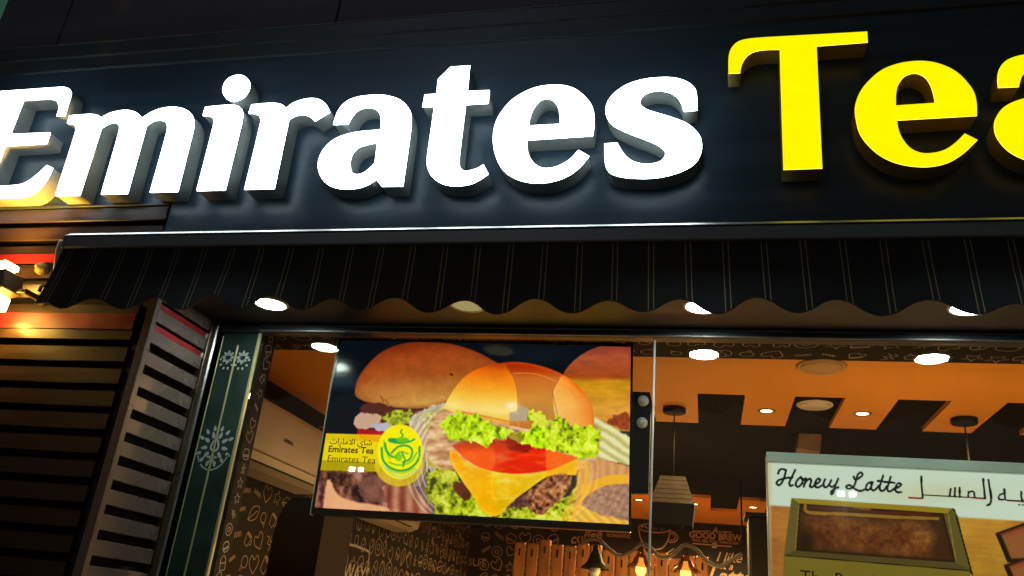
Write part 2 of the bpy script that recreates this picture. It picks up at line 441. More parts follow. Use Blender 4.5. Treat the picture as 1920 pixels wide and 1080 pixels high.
# ------------------------------------------------------------------ corner panel, glass
XP0, XP1 = XR + .03, float(onY(486, 655, YG)[0])
cp = thing('corner_panel', 'narrow dark green panel with white floral print beside the glass', 'panel', ((XP0 + XP1) / 2, YG, .12))
m = MB(); m.box(XP0, XP1 - .016, YG - .012, YG + .03, .12, HB - .001, .003); child_abs(m.build('board', 'panel_g'), cp)
m = MB(); m.box(XP1 - .014, XP1 + .000, YG - .018, YG + .002, .12, HB - .001, .003); child_abs(m.build('edge_trim', 'gold'), cp)
XM = (XP0 + XP1 - .018) / 2
m = MB(); m.box(XM - .004, XM + .004, YG - .019, YG - .0125, .12, HB - .07, .001); child_abs(m.build('gold_line', 'gold'), cp)
m = MB(); m.box(XP0 + .001, XP0 + .006, YG - .018, YG - .0125, .12, HB - .02, .001); child_abs(m.build('gold_line', 'gold'), cp)
def blob(cx, cz, a, l, wd, n=12):
    out = []
    for k in range(n):
        t = 2 * math.pi * k / n; u = l * math.cos(t); v = wd * math.sin(t) * (1 - .35 * math.cos(t))
        out.append((cx + u * math.cos(a) - v * math.sin(a), cz + u * math.sin(a) + v * math.cos(a)))
    return out
loops = []
def flower(cx, cz, R):
    for ring, (nn, ll, ww) in ((.55, (9, .17, .085)), (.86, (14, .14, .075))):
        for k in range(nn):
            a = 2 * math.pi * (k + .5) / nn + math.pi / 2
            rr = R * ring
            if rr * abs(math.cos(a)) > .083: continue
            loops.append(blob(cx + rr * math.cos(a), cz + rr * math.sin(a), a, R * ll, R * ww))
    outer = blob(cx, cz + R * .06, math.pi / 2, R * .33, R * .23, 20); inner = blob(cx, cz + R * .06, math.pi / 2, R * .23, R * .14, 20)
    loops.append(outer); loops.append(inner)
    loops.append(blob(cx, cz - R * .52, 0, R * .3, R * .06)); loops.append(blob(cx, cz - R * .70, 0, R * .16, R * .05))
    for k in range(22):
        a = math.pi * 1.12 + math.pi * .76 * k / 21
        loops.append(blob(cx + R * 1.12 * math.cos(a) * .75, cz + R * 1.12 * math.sin(a), a, R * .045, R * .05, 8))
flower(XM, zat(415, 838, YG), .105)
zt2 = zat(460, 672, YG)
for q in (-1, 1):
    for k in range(8):
        a = 2 * math.pi * k / 8
        loops.append(blob(XM + q * .042 + .026 * math.cos(a), zt2 + .026 * math.sin(a), a, .013, .008, 8))
    for k in range(6):
        a = math.pi + math.pi * k / 5
        loops.append(blob(XM + q * .042 + .05 * math.cos(a) * .8, zt2 - .012 + .05 * math.sin(a), a, .008, .006, 8))
me = outline_mesh(loops, 0); o = link('floral_print', me, 'ornament'); o['kind'] = 'stuff'; o.location = (0, YG - .0128, 0); child_abs(o, cp)

for a, b in ((XP1 + .004, XJ - .005), (XJ + .005, 3.4)):
    m = MB(); m.box(a, b, YG - .005, YG + .005, .13, HB - .001); child_abs(m.build('glass_pane', 'glass'), hd)
m = MB(); m.box(XJ - .0045, XJ + .0045, YG - .008, YG + .008, .13, HB - .001, .002); child_abs(m.build('glass_joint', 'alu_l'), hd)

# ================================================================== SIGN LETTERS
def conv(scale, ox, oy):
    def f(pts): return [((p[0] / scale + ox), (p[1] / scale + oy)) + tuple(p[2:]) for p in pts]
    return f
c = 'c'
kE, km, ki, ka, kt, ke, kT, k2 = conv(4.154, 0, 140), conv(3, 0, 100), conv(3.856, 340, 120), conv(4.5, 580, 160), conv(3.857, 780, 100), conv(4.364, 900, 130), conv(3.375, 1350, 40), conv(4, 1580, 80)
GL = {}
GL['E'] = [kE([(-40, 132, c), (420, 99, c), (495, 96), (535, 108), (552, 140), (546, 172, c), (500, 318, c), (440, 318, c), (455, 275), (455, 235), (440, 205), (400, 187), (340, 187, c),
               (180, 198, c), (78, 463, c), (388, 450, c), (360, 533, c), (40, 553, c), (-40, 760, c), (-62, 830), (-40, 864), (10, 866, c), (100, 861), (170, 850), (230, 820), (300, 765), (365, 705, c),
               (408, 725, c), (370, 800), (310, 880), (250, 930), (190, 952), (100, 956, c), (-370, 972, c)])]
GL['m'] = [km([(390, 350, c), (470, 343), (520, 342), (550, 348), (568, 362, c), (610, 338), (670, 322), (720, 319), (765, 332), (800, 362, c), (850, 330), (910, 308), (970, 301), (1030, 310), (1070, 335), (1088, 375), (1085, 430, c),
               (998, 776, c), (843, 780, c), (935, 450), (940, 405), (925, 380), (895, 373), (860, 380), (822, 405, c), (715, 787, c), (568, 791, c), (668, 440), (670, 407), (655, 391), (620, 391), (568, 417, c),
               (447, 797, c), (310, 798, c), (424, 440), (424, 412), (410, 397), (378, 392, c)])]
GL['i'] = [ki([(415, 78), (460, 90), (488, 122), (493, 165), (470, 215), (430, 250), (378, 266), (330, 250), (303, 215), (298, 180), (315, 130), (358, 92)]),
           ki([(172, 310, c), (270, 300), (340, 295), (395, 298), (430, 320), (441, 360), (432, 430), (420, 480, c), (315, 909, c), (110, 913, c), (230, 445), (235, 405), (215, 378), (155, 370, c)])]
GL['r'] = [ki([(507, 293, c), (600, 284), (680, 282), (730, 295), (757, 318, c), (800, 285), (860, 260), (930, 247), (990, 253), (1035, 280), (1058, 312), (1070, 345, c), (965, 410, c), (935, 382), (895, 365), (850, 365), (805, 380), (775, 400, c),
               (670, 898, c), (456, 904, c), (568, 440), (573, 398), (555, 367), (520, 355), (487, 352, c)])]
GL['a'] = [ka([(203, 327, c), (220, 265), (260, 185), (320, 130), (400, 98), (500, 83), (600, 80), (690, 93), (770, 125), (825, 175), (852, 228), (858, 300), (850, 400), (838, 490, c), (787, 848, c), (612, 849, c), (563, 790, c),
               (510, 826), (440, 855), (340, 872), (240, 865), (160, 835), (100, 775), (73, 690), (80, 620), (115, 545), (180, 475), (260, 430), (350, 402), (430, 388), (520, 380), (600, 373, c),
               (605, 290), (595, 240), (570, 205), (530, 188), (470, 187), (415, 205), (370, 245), (345, 285), (325, 322, c)]),
           ka([(572, 490, c), (552, 655, c), (510, 697), (460, 735), (405, 750), (365, 740), (345, 700), (342, 640), (360, 580), (400, 530), (460, 503), (520, 490), (558, 483)])]
GL['t'] = [kt([(250, 97, c), (388, 88, c), (370, 273, c), (530, 266, c), (520, 358, c), (358, 368, c), (312, 740, c), (311, 800), (330, 840), (360, 850), (410, 841), (450, 826), (488, 803, c), (522, 869, c), (470, 905), (400, 940), (320, 955), (250, 954),
               (170, 930), (110, 880), (82, 820), (80, 750), (92, 660, c), (132, 383, c), (47, 384, c), (63, 298, c), (147, 293, c), (160, 185, c)])]
GL['e'] = [ke([(920, 540, c), (932, 460), (930, 350), (905, 280), (850, 215), (780, 160), (700, 133), (600, 126), (480, 140), (370, 180), (260, 250), (180, 340), (130, 430), (108, 530), (112, 640), (145, 750), (200, 830), (290, 890), (390, 920), (500, 926), (620, 907), (730, 862), (820, 792), (890, 708, c),
               (805, 660, c), (740, 730), (660, 780), (580, 805), (510, 805), (450, 775), (405, 715), (385, 650), (383, 575, c)]),
           ke([(395, 460, c), (405, 400), (430, 330), (470, 270), (520, 238), (570, 238), (610, 262), (640, 310), (652, 380), (652, 447, c)])]
GL['s'] = [ke([(1778, 330, c), (1775, 230), (1765, 170), (1730, 125), (1660, 85), (1570, 66), (1470, 65), (1350, 78), (1220, 115), (1120, 175), (1055, 245), (1028, 320), (1040, 390), (1085, 450), (1160, 495), (1270, 540), (1400, 590), (1470, 625), (1515, 672), (1510, 715), (1475, 750), (1400, 772),
               (1320, 770), (1240, 745), (1185, 700), (1150, 650), (1123, 600, c), (1018, 607, c), (1020, 720), (1030, 790), (1060, 840), (1130, 870), (1230, 885), (1370, 889), (1500, 875), (1640, 835), (1740, 780), (1795, 710), (1815, 630), (1805, 560), (1765, 500), (1690, 440), (1580, 395), (1450, 355), (1360, 325),
               (1312, 285), (1310, 245), (1340, 205), (1400, 178), (1480, 172), (1560, 190), (1620, 230), (1650, 280), (1668, 340, c)])]
GL['T'] = [kT([(55, 328, c), (54, 230), (70, 172), (110, 130), (170, 111), (280, 100, c), (932, 64, c), (936, 130, c), (612, 155, c), (648, 928, c), (402, 937, c), (378, 176, c), (290, 178), (220, 190), (175, 215), (145, 255), (133, 290), (128, 325, c)])]
GL['e2'] = [k2([(1008, 545, c), (1005, 450), (985, 370), (930, 290), (850, 215), (750, 165), (650, 140), (540, 137), (420, 155), (300, 200), (200, 280), (130, 370), (95, 470), (100, 570), (130, 680), (200, 775), (300, 855), (420, 905), (560, 928), (680, 925), (800, 893), (910, 825), (1012, 728, c),
                (915, 680, c), (850, 745), (770, 800), (680, 825), (590, 825), (510, 790), (450, 720), (420, 650), (408, 580, c)]),
            k2([(400, 470, c), (402, 380), (420, 310), (460, 255), (515, 230), (570, 232), (625, 265), (660, 320), (685, 400), (693, 450, c)])]
def world_loops(pxloops):
    out = []
    for L in pxloops:
        out.append([tuple(onY(px, py, YF)[[0, 2]]) for px, py in spline(L)])
    return out
WL = {k_: world_loops(v) for k_, v in GL.items()}
def ext(loops, i): return min(p[i] for L in loops for p in L), max(p[i] for L in loops for p in L)
e1, e2 = ext(WL['e'], 1), ext(WL['e2'], 1)
kk = (e2[1] - e2[0]) / (e1[1] - e1[0])
a0 = ext(WL['a'], 0)[0]; bz = ext(WL['a'], 1)[0]
ax0 = float(onY(1864.3, 240, YF)[0])
WL['a2'] = [[(ax0 + (p[0] - a0) * kk, e2[0] + (p[1] - bz) * kk) for p in L] for L in WL['a']]

def sign_letter(key, ch, yellow, label):
    L = WL[key]; cx = sum(ext(L, 0)) / 2; bz_ = ext(L, 1)[0]
    t = thing('sign_letter', label, 'sign letter', (cx, YB, bz_), 'channel letters on the fascia')
    LL = [[(p[0] - cx, p[1] - bz_) for p in l] for l in L]
    depth = YB - YF
    me = outline_mesh(LL, (depth - .008) / 2, 'NONE'); r = link('return', me, 'return_y' if yellow else 'return', t)
    r.location = (0, -(depth - .008) / 2, 0)
    me = outline_mesh(LL, .00125); r = link('trim_edge', me, 'lip', t); r.location = (0, -(depth - .0066), 0)
    f = link('face', outline_mesh(LL, 0), 'yellow_face' if yellow else 'white_face', t); f.location = (0, -depth, 0)
    rt = .0024
    r = link('glow_rim', outline_mesh(LL, rt, 'NONE'), 'yellow_rim' if yellow else 'bloom_rim', f); r.location = (0, .0026, 0)  # white rims are added emitters that brighten the board around the letters
sign_letter('E', 'E', False, 'white lit capital E, its underside lit yellow')
sign_letter('m', 'm', False, 'white lit letter m after the capital E')
sign_letter('i', 'i', False, 'white lit letter i with round dot')
sign_letter('r', 'r', False, 'white lit letter r between i and a')
sign_letter('a', 'a', False, 'white lit letter a between r and t')
sign_letter('t', 't', False, 'white lit letter t with slanted top')
sign_letter('e', 'e', False, 'white lit letter e before the s')
sign_letter('s', 's', False, 'white lit letter s ending the white word')
sign_letter('T', 'T', True, 'tall yellow lit capital T')
sign_letter('e2', 'e', True, 'yellow lit letter e beside the T')
sign_letter('a2', 'a', True, 'yellow lit letter a cut by the right picture edge')

# ================================================================== AWNING
YA = 2.90
xa0 = float(onY(118, 450, YA)[0]); xa1 = 3.3
za1 = zat(960, 425, YA); za0 = zat(960, 453, YA)
aw = thing('awning', 'retracted dark striped awning with scalloped valance under the letters', 'awning', ((xa0 + xa1) / 2, YA, za0))
prof = []
for a in range(0, 91, 15):
    t_ = math.radians(a); prof.append((YA + .012 - .012 * math.cos(t_), za1 - .012 + .012 * math.sin(t_)))
prof = [(p[0], p[1] - .007) for p in prof] + [(YA + .10, za1 - .008), (YA + .10, za0), (YA + .004, za0), (YA, za0 + .004)]
m = MB(); m.prism(prof, xa0 + .018, xa1, 0); child_abs(m.build('front_bar', 'alu'), aw)
m = MB(); m.prism([(YA - .004, za1 - .008), (YA - .004, za1 - .006), (YA + .007, za1 + .0065), (YA + .016, za1 + .0065), (YA + .016, za1 - .006)], xa0 + .018, xa1, 0); M['polish'] = mat('polished_aluminium', (.62, .65, .64), .42, metal=1.0); child_abs(m.build('top_bead', 'polish'), aw)
m = MB(); m.box(xa0 - .004, xa0 + .017, YA - .003, YA + .103, za0 - .004, za1 + .002, .008); child_abs(m.build('end_cap', 'alu'), aw)
m = MB(); m.box(xa0 + .03, xa1, YA + .101, YB - .02, za0 + .012, za1 - .012, .004); child_abs(m.build('cassette', 'trim'), aw)
m = MB(); m.tube([(xa0 - .022, YA + .02 + .004 * i, z_) for i, z_ in enumerate((za1 - .02, za1 - .035, za0 - .01, za0 - .06, za0 - .12))], [.010, .018, .020, .013, .006], 12)
m.box(xa0 - .035, xa0 - .004, YA + .03, YA + .09, za0 + .005, za1 - .015, .006); child_abs(m.build('end_bracket', 'plastic_w'), aw)
m = MB(); m.tube([(xa0 - .02, YA + .06, za0 + .02), (xa0 - .02, YB + .0, za0 + .02)], .016, 10); child_abs(m.build('wall_arm', 'alu'), aw)
# valance cloth
PER = .2805; X0C = -.9435
NX = int((xa1 - xa0) / .0085); NZ = 16
vv, ff, uvs = [], [], []
ztop = za0 + .002
for i in range(NX + 1):
    x = xa0 - .002 + (xa1 - xa0) * i / NX
    ph = 2 * math.pi * (x - X0C) / PER + .22 * math.sin(4.1 * x + .5)
    s_ = math.cos(ph)
    s_ = math.copysign(abs(s_) ** .9, s_)
    zb = 2.778 + (.0285 + .004 * math.sin(5.3 * x)) * s_ + .005 * math.sin(3.1 * x + 1) + .003 * math.sin(9.7 * x)
    # hem droops at the free end
    d_ = x - xa0
    if d_ < .12: zb = min(zb, 2.778) - .012 * (1 - d_ / .12)
    for j in range(NZ + 1):
        t_ = j / NZ
        z = ztop + (zb - ztop) * t_
        fold = (.003 + .009 * t_) * math.sin(2 * math.pi * x / .62 + .8 + 2 * math.sin(x * 1.3)) + .003 * t_ * math.sin(2 * math.pi * x / .233 + 2)
        y = YA + .02 + fold - .018 * t_ * t_ * (1.0 if x < -1.5 else .6)
        xx = x - .028 * t_ ** 1.2 * max(0, min(1, (-1.6 - x) / 1.3)) + .012 * t_ * max(0, min(1, (x + 1.6) / 2.0)) 
        vv.append((xx, y, z)); uvs.append((x, z))
for i in range(NX):
    for j in range(NZ):
        k = i * (NZ + 1) + j; ff.append((k, k + 1, k + NZ + 2, k + NZ + 1))
me = bpy.data.meshes.new('valance'); me.from_pydata(vv, [], ff)
ul = me.uv_layers.new(name='cloth')
li = np.zeros(len(me.loops), np.int32); me.loops.foreach_get('vertex_index', li)
ua = np.array(uvs)[li]; ul.data.foreach_set('uv', ua.ravel())
me.polygons.foreach_set('use_smooth', [True] * len(ff))
child_abs(link('valance', me, 'fabric'), aw)
m = MB(); m.tube([(vv[i * (NZ + 1) + NZ][0], vv[i * (NZ + 1) + NZ][1], vv[i * (NZ + 1) + NZ][2]) for i in range(0, NX + 1, 2)], .0022, 5)
M['hem'] = mat('valance_binding', (.045, .038, .036), .7)
child_abs(m.build('hem_binding', 'hem'), aw)

# ================================================================== FLOODLIGHT (left)
fp = onY(2, 538, 2.955)
fg = thing('wall_floodlight', 'warm glowing up and down floodlight on the louvred wall', 'floodlight', tuple(fp))
def rotbox(mb, cx, cy, cz, hx, hy, hz, ang, tilt=0, b=.006):
    t = MB(); t.box(-hx, hx, -hy, hy, -hz, hz, b)
    Rm_ = Matrix.Rotation(ang, 3, 'Y') @ Matrix.Rotation(tilt, 3, 'X')
    mb.add([tuple(Rm_ @ Vector(p) + Vector((cx, cy, cz))) for p in t.v], t.f)
ANG = math.radians(-14)
m = MB(); rotbox(m, -.01, 0, .008, .075, .06, .050, ANG); m.build('housing', 'flood_body', fg)
m = MB(); rotbox(m, -.045, -.005, .090, .075, .045, .014, ANG); m.build('upper_lens', 'flood', fg)
m = MB(); rotbox(m, -.025, -.012, -.078, .068, .050, .034, ANG + .3); m.build('lower_lens', 'flood_low', fg)
for nm_, loc_, rot_, en_, sz_ in (('upper_beam', (-.045, -.012, .125), (math.radians(188), math.radians(-8), 0), 75, 120), ('lower_beam', (-.005, .070, -.120), (math.radians(10), math.radians(-6), 0), 10, 150)):
    L = bpy.data.lights.new(nm_, 'SPOT'); L.energy = en_; L.color = (1, .52, .06); L.spot_size = math.radians(sz_); L.spot_blend = .7; L.shadow_soft_size = .02
    lo = bpy.data.objects.new(nm_, L); COL.objects.link(lo); lo.parent = fg; lo.location = loc_; lo.rotation_euler = rot_
m = MB(); m.box(.055, .12, .02, .05, -.02, .0, .004); m.box(.10, .125, .02, YB - fp[1] - .004, -.022, .002, .004)
m.lathe([(.0, YB - fp[1] - .02), (.035, YB - fp[1] - .02), (.04, YB - fp[1] - .006)], (.12, 0, .0), 16, axis=1); m.build('bracket', 'flood_body', fg)
m = MB(); m.tube([(.12, .10, .02), (.135, .09, .045), (.16, .08, .04), (.165, YB - fp[1] - .003, .03)], .009, 8); m.build('cable', 'black', fg)
# weak junction box on the wall
bp_ = onY(76, 503, YB - .02)
m = MB(); m.lathe([(0, -.03), (.010, -.03), (.014, -.008), (.030, -.004), (.031, .019)], tuple(bp_), 16, axis=1)
M['jb'] = mat('ochre_plastic', (.30, .23, .10), .5)
tag(m.build('junction_box', 'jb'), 'small round cream junction box on the wall beside the awning end', 'junction box')

# ================================================================== PAINTED PICTURES
def vnoise(x, y, seed):
    r = np.random.default_rng(seed); T = r.random((64, 64))
    xi = np.floor(x).astype(int); yi = np.floor(y).astype(int); fx = x - xi; fy = y - yi
    fx = fx * fx * (3 - 2 * fx); fy = fy * fy * (3 - 2 * fy)
    g = lambda i, j: T[i % 64, j % 64]
    return (g(xi, yi) * (1 - fx) + g(xi + 1, yi) * fx) * (1 - fy) + (g(xi, yi + 1) * (1 - fx) + g(xi + 1, yi + 1) * fx) * fy
def fbm(x, y, s, seed, o=4):
    v = 0; a = .5
    for k in range(o):
        v = v + a * vnoise(x / s * 2**k, y / s * 2**k, seed + k); a *= .5
    return v / (1 - .5**o)
class Pic:
    def __init__(s, corners, nx, ny, px_of):
        """corners: world TL, TR, BR, BL; px_of maps world point -> picture coordinates"""
        s.nx, s.ny = nx, ny
        u, v = np.meshgrid(np.linspace(0, 1, nx), np.linspace(0, 1, ny))
        TL, TR, BR, BL = [np.array(q) for q in corners]
        W = (TL * (1 - u)[..., None] + TR * u[..., None]) * (1 - v)[..., None] + (BL * (1 - u)[..., None] + BR * u[..., None]) * v[..., None]
        s.W = W; s.x, s.y = px_of(W)
        s.c = np.zeros((ny, nx, 3))
    def inside(s, poly, soft=.8, warp=0, ws=10, seed=0):
        x, y = s.x, s.y
        if warp:
            x = x + warp * (fbm(s.x, s.y, ws, seed) - .5) * 2; y = y + warp * (fbm(s.x, s.y, ws, seed + 50) - .5) * 2
        P = np.array(poly, float); n = len(P); ins = np.zeros(x.shape, bool); d = np.full(x.shape, 1e9)
        for i in range(n):
            (x0, y0), (x1, y1) = P[i], P[(i + 1) % n]
            if y0 != y1:
                cnd = ((y0 > y) != (y1 > y)) & (x < (x1 - x0) * (y - y0) / (y1 - y0) + x0); ins ^= cnd
            dx, dy = x1 - x0, y1 - y0; L2 = dx * dx + dy * dy + 1e-9
            t = np.clip(((x - x0) * dx + (y - y0) * dy) / L2, 0, 1)
            d = np.minimum(d, np.hypot(x - x0 - t * dx, y - y0 - t * dy))
        sd = np.where(ins, d, -d)
        return np.clip(sd / (2 * soft) + .5, 0, 1), sd
    def fill(s, poly, col, a=1.0, soft=.8, **k):
        mk, sd = s.inside(poly, soft, **k); s.blend(mk * a, col); return mk, sd
    def blend(s, mk, col):
        col = np.asarray(col, float)
        if col.ndim == 1: col = np.broadcast_to(col, s.c.shape)
        s.c += (col - s.c) * np.clip(mk, 0, 1)[..., None]
    def ramp(s, val, stops):
        xs_ = [q[0] for q in stops]
        return np.stack([np.interp(val, xs_, [q[1][i] for q in stops]) for i in range(3)], -1)
    def stroke(s, pts, wd, col, a=1.0, smooth=True):
        P = spline(pts, False, 6) if smooth else pts
        d = np.full(s.x.shape, 1e9)
        for (x0, y0), (x1, y1) in zip(P[:-1], P[1:]):
            dx, dy = x1 - x0, y1 - y0; L2 = dx * dx + dy * dy + 1e-9
            t = np.clip(((s.x - x0) * dx + (s.y - y0) * dy) / L2, 0, 1)
            d = np.minimum(d, np.hypot(s.x - x0 - t * dx, s.y - y0 - t * dy))
        s.blend(np.clip((wd / 2 - d) / 1.2 + .5, 0, 1) * a, col)
    def mesh(s, name, gain=1.0):
        me = bpy.data.meshes.new(name)
        nx, ny = s.nx, s.ny
        V = s.W.reshape(-1, 3)
        i = np.arange(ny - 1)[:, None] * nx + np.arange(nx - 1)[None]
        F = np.stack([i, i + nx, i + nx + 1, i + 1], -1).reshape(-1, 4)
        me.vertices.add(len(V)); me.vertices.foreach_set('co', V.ravel())
        me.loops.add(F.size); me.loops.foreach_set('vertex_index', F.ravel().astype(np.int32))
        me.polygons.add(len(F)); me.polygons.foreach_set('loop_start', np.arange(0, F.size, 4, dtype=np.int32))
        me.update(calc_edges=True); me.validate()
        at = me.color_attributes.new('picture', 'FLOAT_COLOR', 'POINT')
        C4 = np.ones((len(V), 4)); C4[:, :3] = lin(np.clip(s.c.reshape(-1, 3), 0, 255)) * gain
        at.data.foreach_set('color', C4.astype(np.float32).ravel())
        return me
def proj_px(W):
    d = W - CAM; zz_ = d @ _f
    return (d @ R2) / zz_ * FPX + 960, 540 - (d @ U2) / zz_ * FPX

# ------------------------------------------------------------------ TV
YT = 3.83
tl = onY(640, 636, YT); br_ = None
# a real flat rectangle: slightly yawed (right end farther) and rolled, as it hangs
TW = 1.553; TH = .918; yawT = math.radians(5.0); rolT = math.radians(1.35)
ex = np.array([math.cos(yawT) * math.cos(rolT), math.sin(yawT), math.sin(rolT)]); ex /= np.linalg.norm(ex)
ey = np.array([-math.sin(yawT), math.cos(yawT), 0]); ez = np.cross(ex, ey); ez /= np.linalg.norm(ez)
ey = np.cross(ez, ex)
tvo = onY(636, 634, YT)
TVM = Matrix(((ex[0], ey[0], ez[0], tvo[0]), (ex[1], ey[1], ez[1], tvo[1]), (ex[2], ey[2], ez[2], tvo[2]), (0, 0, 0, 1)))
tv = thing('television', 'large hanging screen showing a cheeseburger advert behind the glass', 'television')
tv.matrix_world = TVM
BZ = .012
m = MB(); m.box(0, TW, .004, .045, -TH, 0, .004); m.build('back_housing', 'bezel', tv)
m = MB()
m.box(0, TW, -.006, .003, -BZ, 0, .002); m.box(0, TW, -.006, .003, -TH, -TH + BZ + .022, .002)
m.box(0, BZ, -.0055, .003, -TH + BZ + .0225, -BZ - .0005, .002); m.box(TW - BZ, TW, -.0055, .003, -TH + BZ + .0225, -BZ - .0005, .002)
m.build('bezel', 'bezel', tv)
m = MB(); m.box(-.007, -.001, -.004, .03, -TH, 0, .002); m.build('edge_strip', 'alu_l', tv)
for u_ in (.5, TW - .55):
    m = MB(); m.box(u_, u_ + .05, .046, .1, -TH + .1, .10, .004); m.build('hanger', 'black', tv)
def tvw(u, v, off=0): return tvo + ex * u + ey * off - ez * v
cor = [tvw(BZ, BZ), tvw(TW - BZ, BZ), tvw(TW - BZ, TH - BZ - .022), tvw(BZ, TH - BZ - .022)]
# picture coordinates: (u,v) on the screen scaled to a 1340 x 770 layout
K6 = None
def tv_coords(W):
    x_, y_ = proj_px(W)
    return (x_ - 560) * 2.25, (y_ - 600) * 2.25
P = Pic(cor, 600, 350, tv_coords)
X_, Y_ = P.x, P.y
n1 = fbm(X_, Y_, 60, 1); n2 = fbm(X_, Y_, 22, 5); n3 = fbm(X_, Y_, 9, 9)
def shade(col, k): return np.asarray(col, float)[None, None, :] * (1 + k)[..., None]
P.c[:] = (9, 14, 20)
P.blend(np.exp(-((Y_ - 262) / 30)**2 - ((X_ - 190) / 120)**2) * .8, (30, 44, 54)); P.blend(np.exp(-((Y_ - 150) / 45)**2 - ((X_ - 1010) / 160)**2) * .6, (22, 28, 34))
lb = spline([(237, 300), (252, 245), (290, 190), (350, 135), (420, 105), (500, 92), (580, 94), (660, 105), (740, 130), (810, 165), (865, 200), (903, 250), (922, 310), (925, 390), (800, 395), (640, 345), (560, 368), (470, 374), (370, 364), (290, 347), (245, 325)])
mk, sd = P.inside(lb, 2)
colr = P.ramp(Y_ + .12 * (X_ - 560), [(90, (120, 48, 24)), (150, (150, 72, 34)), (230, (152, 80, 38)), (300, (176, 118, 62)), (345, (206, 160, 92)), (372, (190, 140, 50))]) * (1 + .22 * (n2 - .5))[..., None]
P.blend(mk, colr); P.blend(mk * np.exp(-sd / 14) * .6, (104, 38, 20))
P.blend(mk * np.exp(-((X_ - 420) / 170)**2 - ((Y_ - 290) / 50)**2) * .35, (205, 150, 95))
for q in ((345, 320), (365, 335)): P.stroke([q, (q[0] + 12, q[1] + 22), (q[0] + 6, q[1] + 38)], 3, (110, 60, 25))
P.stroke([(640, 228), (648, 232)], 7, (70, 20, 10))
# filling under the left bun
P.fill(spline([(290, 350), (420, 372), (560, 372), (640, 350), (640, 420), (500, 470), (360, 470), (250, 460), (235, 440)]), (80, 40, 34), warp=10, seed=3)
P.fill(spline([(232, 440), (262, 395), (330, 398), (350, 410), (330, 440), (270, 462)]), (196, 160, 140), warp=8, seed=4)
P.fill([(300, 440), (390, 430), (420, 470), (360, 500)], (182, 176, 190), warp=8)
P.fill([(250, 460), (360, 470), (400, 520), (240, 520)], (150, 22, 26), warp=6)
gl_, _ = P.inside([(350, 400), (470, 375), (485, 410), (455, 445), (370, 450)], 3, warp=26, ws=24, seed=7)
P.blend(gl_, shade((150, 158, 48), (n3 - .5) * 1.2))
# right bun
rb = spline([(1415, 96, c), (1330, 99), (1250, 118), (1185, 152), (1130, 205), (1105, 255), (1080, 300), (1095, 400), (1240, 460), (1415, 470, c)])
mk, sd = P.inside(rb, 2)
P.blend(mk, P.ramp(Y_, [(95, (118, 50, 42)), (150, (156, 80, 56)), (240, (150, 72, 34)), (262, (196, 142, 40)), (330, (186, 128, 36)), (380, (210, 150, 60)), (450, (170, 110, 40))]) * (1 + .3 * (fbm(X_ * .25, Y_, 16, 15) - .5))[..., None])
mk, _ = P.inside([(1290, 430), (1340, 400), (1400, 395), (1400, 470), (1310, 440)], 3, warp=22, ws=20, seed=8); P.blend(mk, shade((120, 40, 20), n3 - .5))
# pale onion / lettuce around
mk, _ = P.inside(spline([(470, 420), (530, 375), (620, 350), (720, 370), (800, 480), (640, 520), (640, 640), (560, 640), (520, 560), (480, 480)]), 4, warp=10, seed=9)
P.blend(mk, P.ramp(np.sin((X_ + .7 * Y_) / 7 + 9 * n1) * .3 + .5 + .8 * (n2 - .5), [(0, (166, 150, 132)), (1, (222, 212, 186))]))
mk, _ = P.inside([(520, 400), (620, 380), (640, 470), (590, 560), (540, 480)], 4, warp=24, ws=26, seed=12); P.blend(mk * .8, shade((192, 202, 110), (n3 - .5) * .9))
mk, _ = P.inside(spline([(1245, 405, c), (1320, 450), (1400, 495, c), (1400, 615, c), (1330, 600), (1240, 575), (1200, 500)]), 4, warp=8, seed=13)
P.blend(mk, P.ramp(np.sin((X_ * .8 - 1.3 * Y_) / 9 + 3 * n1) * .5 + .5, [(0, (176, 168, 110)), (.6, (214, 216, 162)), (1, (226, 226, 190))]))
mk, _ = P.inside(spline([(1180, 585, c), (1260, 580), (1330, 600), (1400, 620, c), (1400, 870, c), (1140, 850, c), (1170, 720)]), 3, warp=5, seed=14)
P.blend(mk, P.ramp(np.sin((X_ + .15 * Y_) / 6.5 + 8 * n1) * .35 + .5 + .6 * (n2 - .5), [(0, (182, 124, 84)), (1, (212, 156, 110))]))
mk, _ = P.inside(spline([(1170, 745, c), (1260, 705), (1400, 685, c), (1400, 850, c), (1330, 830), (1220, 800)]), 3, warp=8, seed=16)
P.blend(mk, P.ramp(np.sin(X_ / 8 + 5 * n1) * np.sin((Y_ + .4 * X_) / 8 + 6 * n2) * .35 + .5 + .9 * (n3 - .5), [(0, (116, 84, 74)), (1, (180, 140, 126))]))
mk, _ = P.inside([(1140, 800), (1190, 780), (1270, 825), (1400, 850), (1400, 890), (1130, 880)], 3, warp=6, seed=17); P.blend(mk, P.ramp(np.sin((X_ - Y_) / 7) * .5 + .5, [(0, (214, 160, 60)), (1, (238, 196, 90))]))
mk, _ = P.inside(spline([(1195, 700, c), (1290, 660), (1400, 650, c), (1400, 690, c), (1290, 700), (1190, 760, c)]), 3); P.blend(mk, (226, 168, 46))
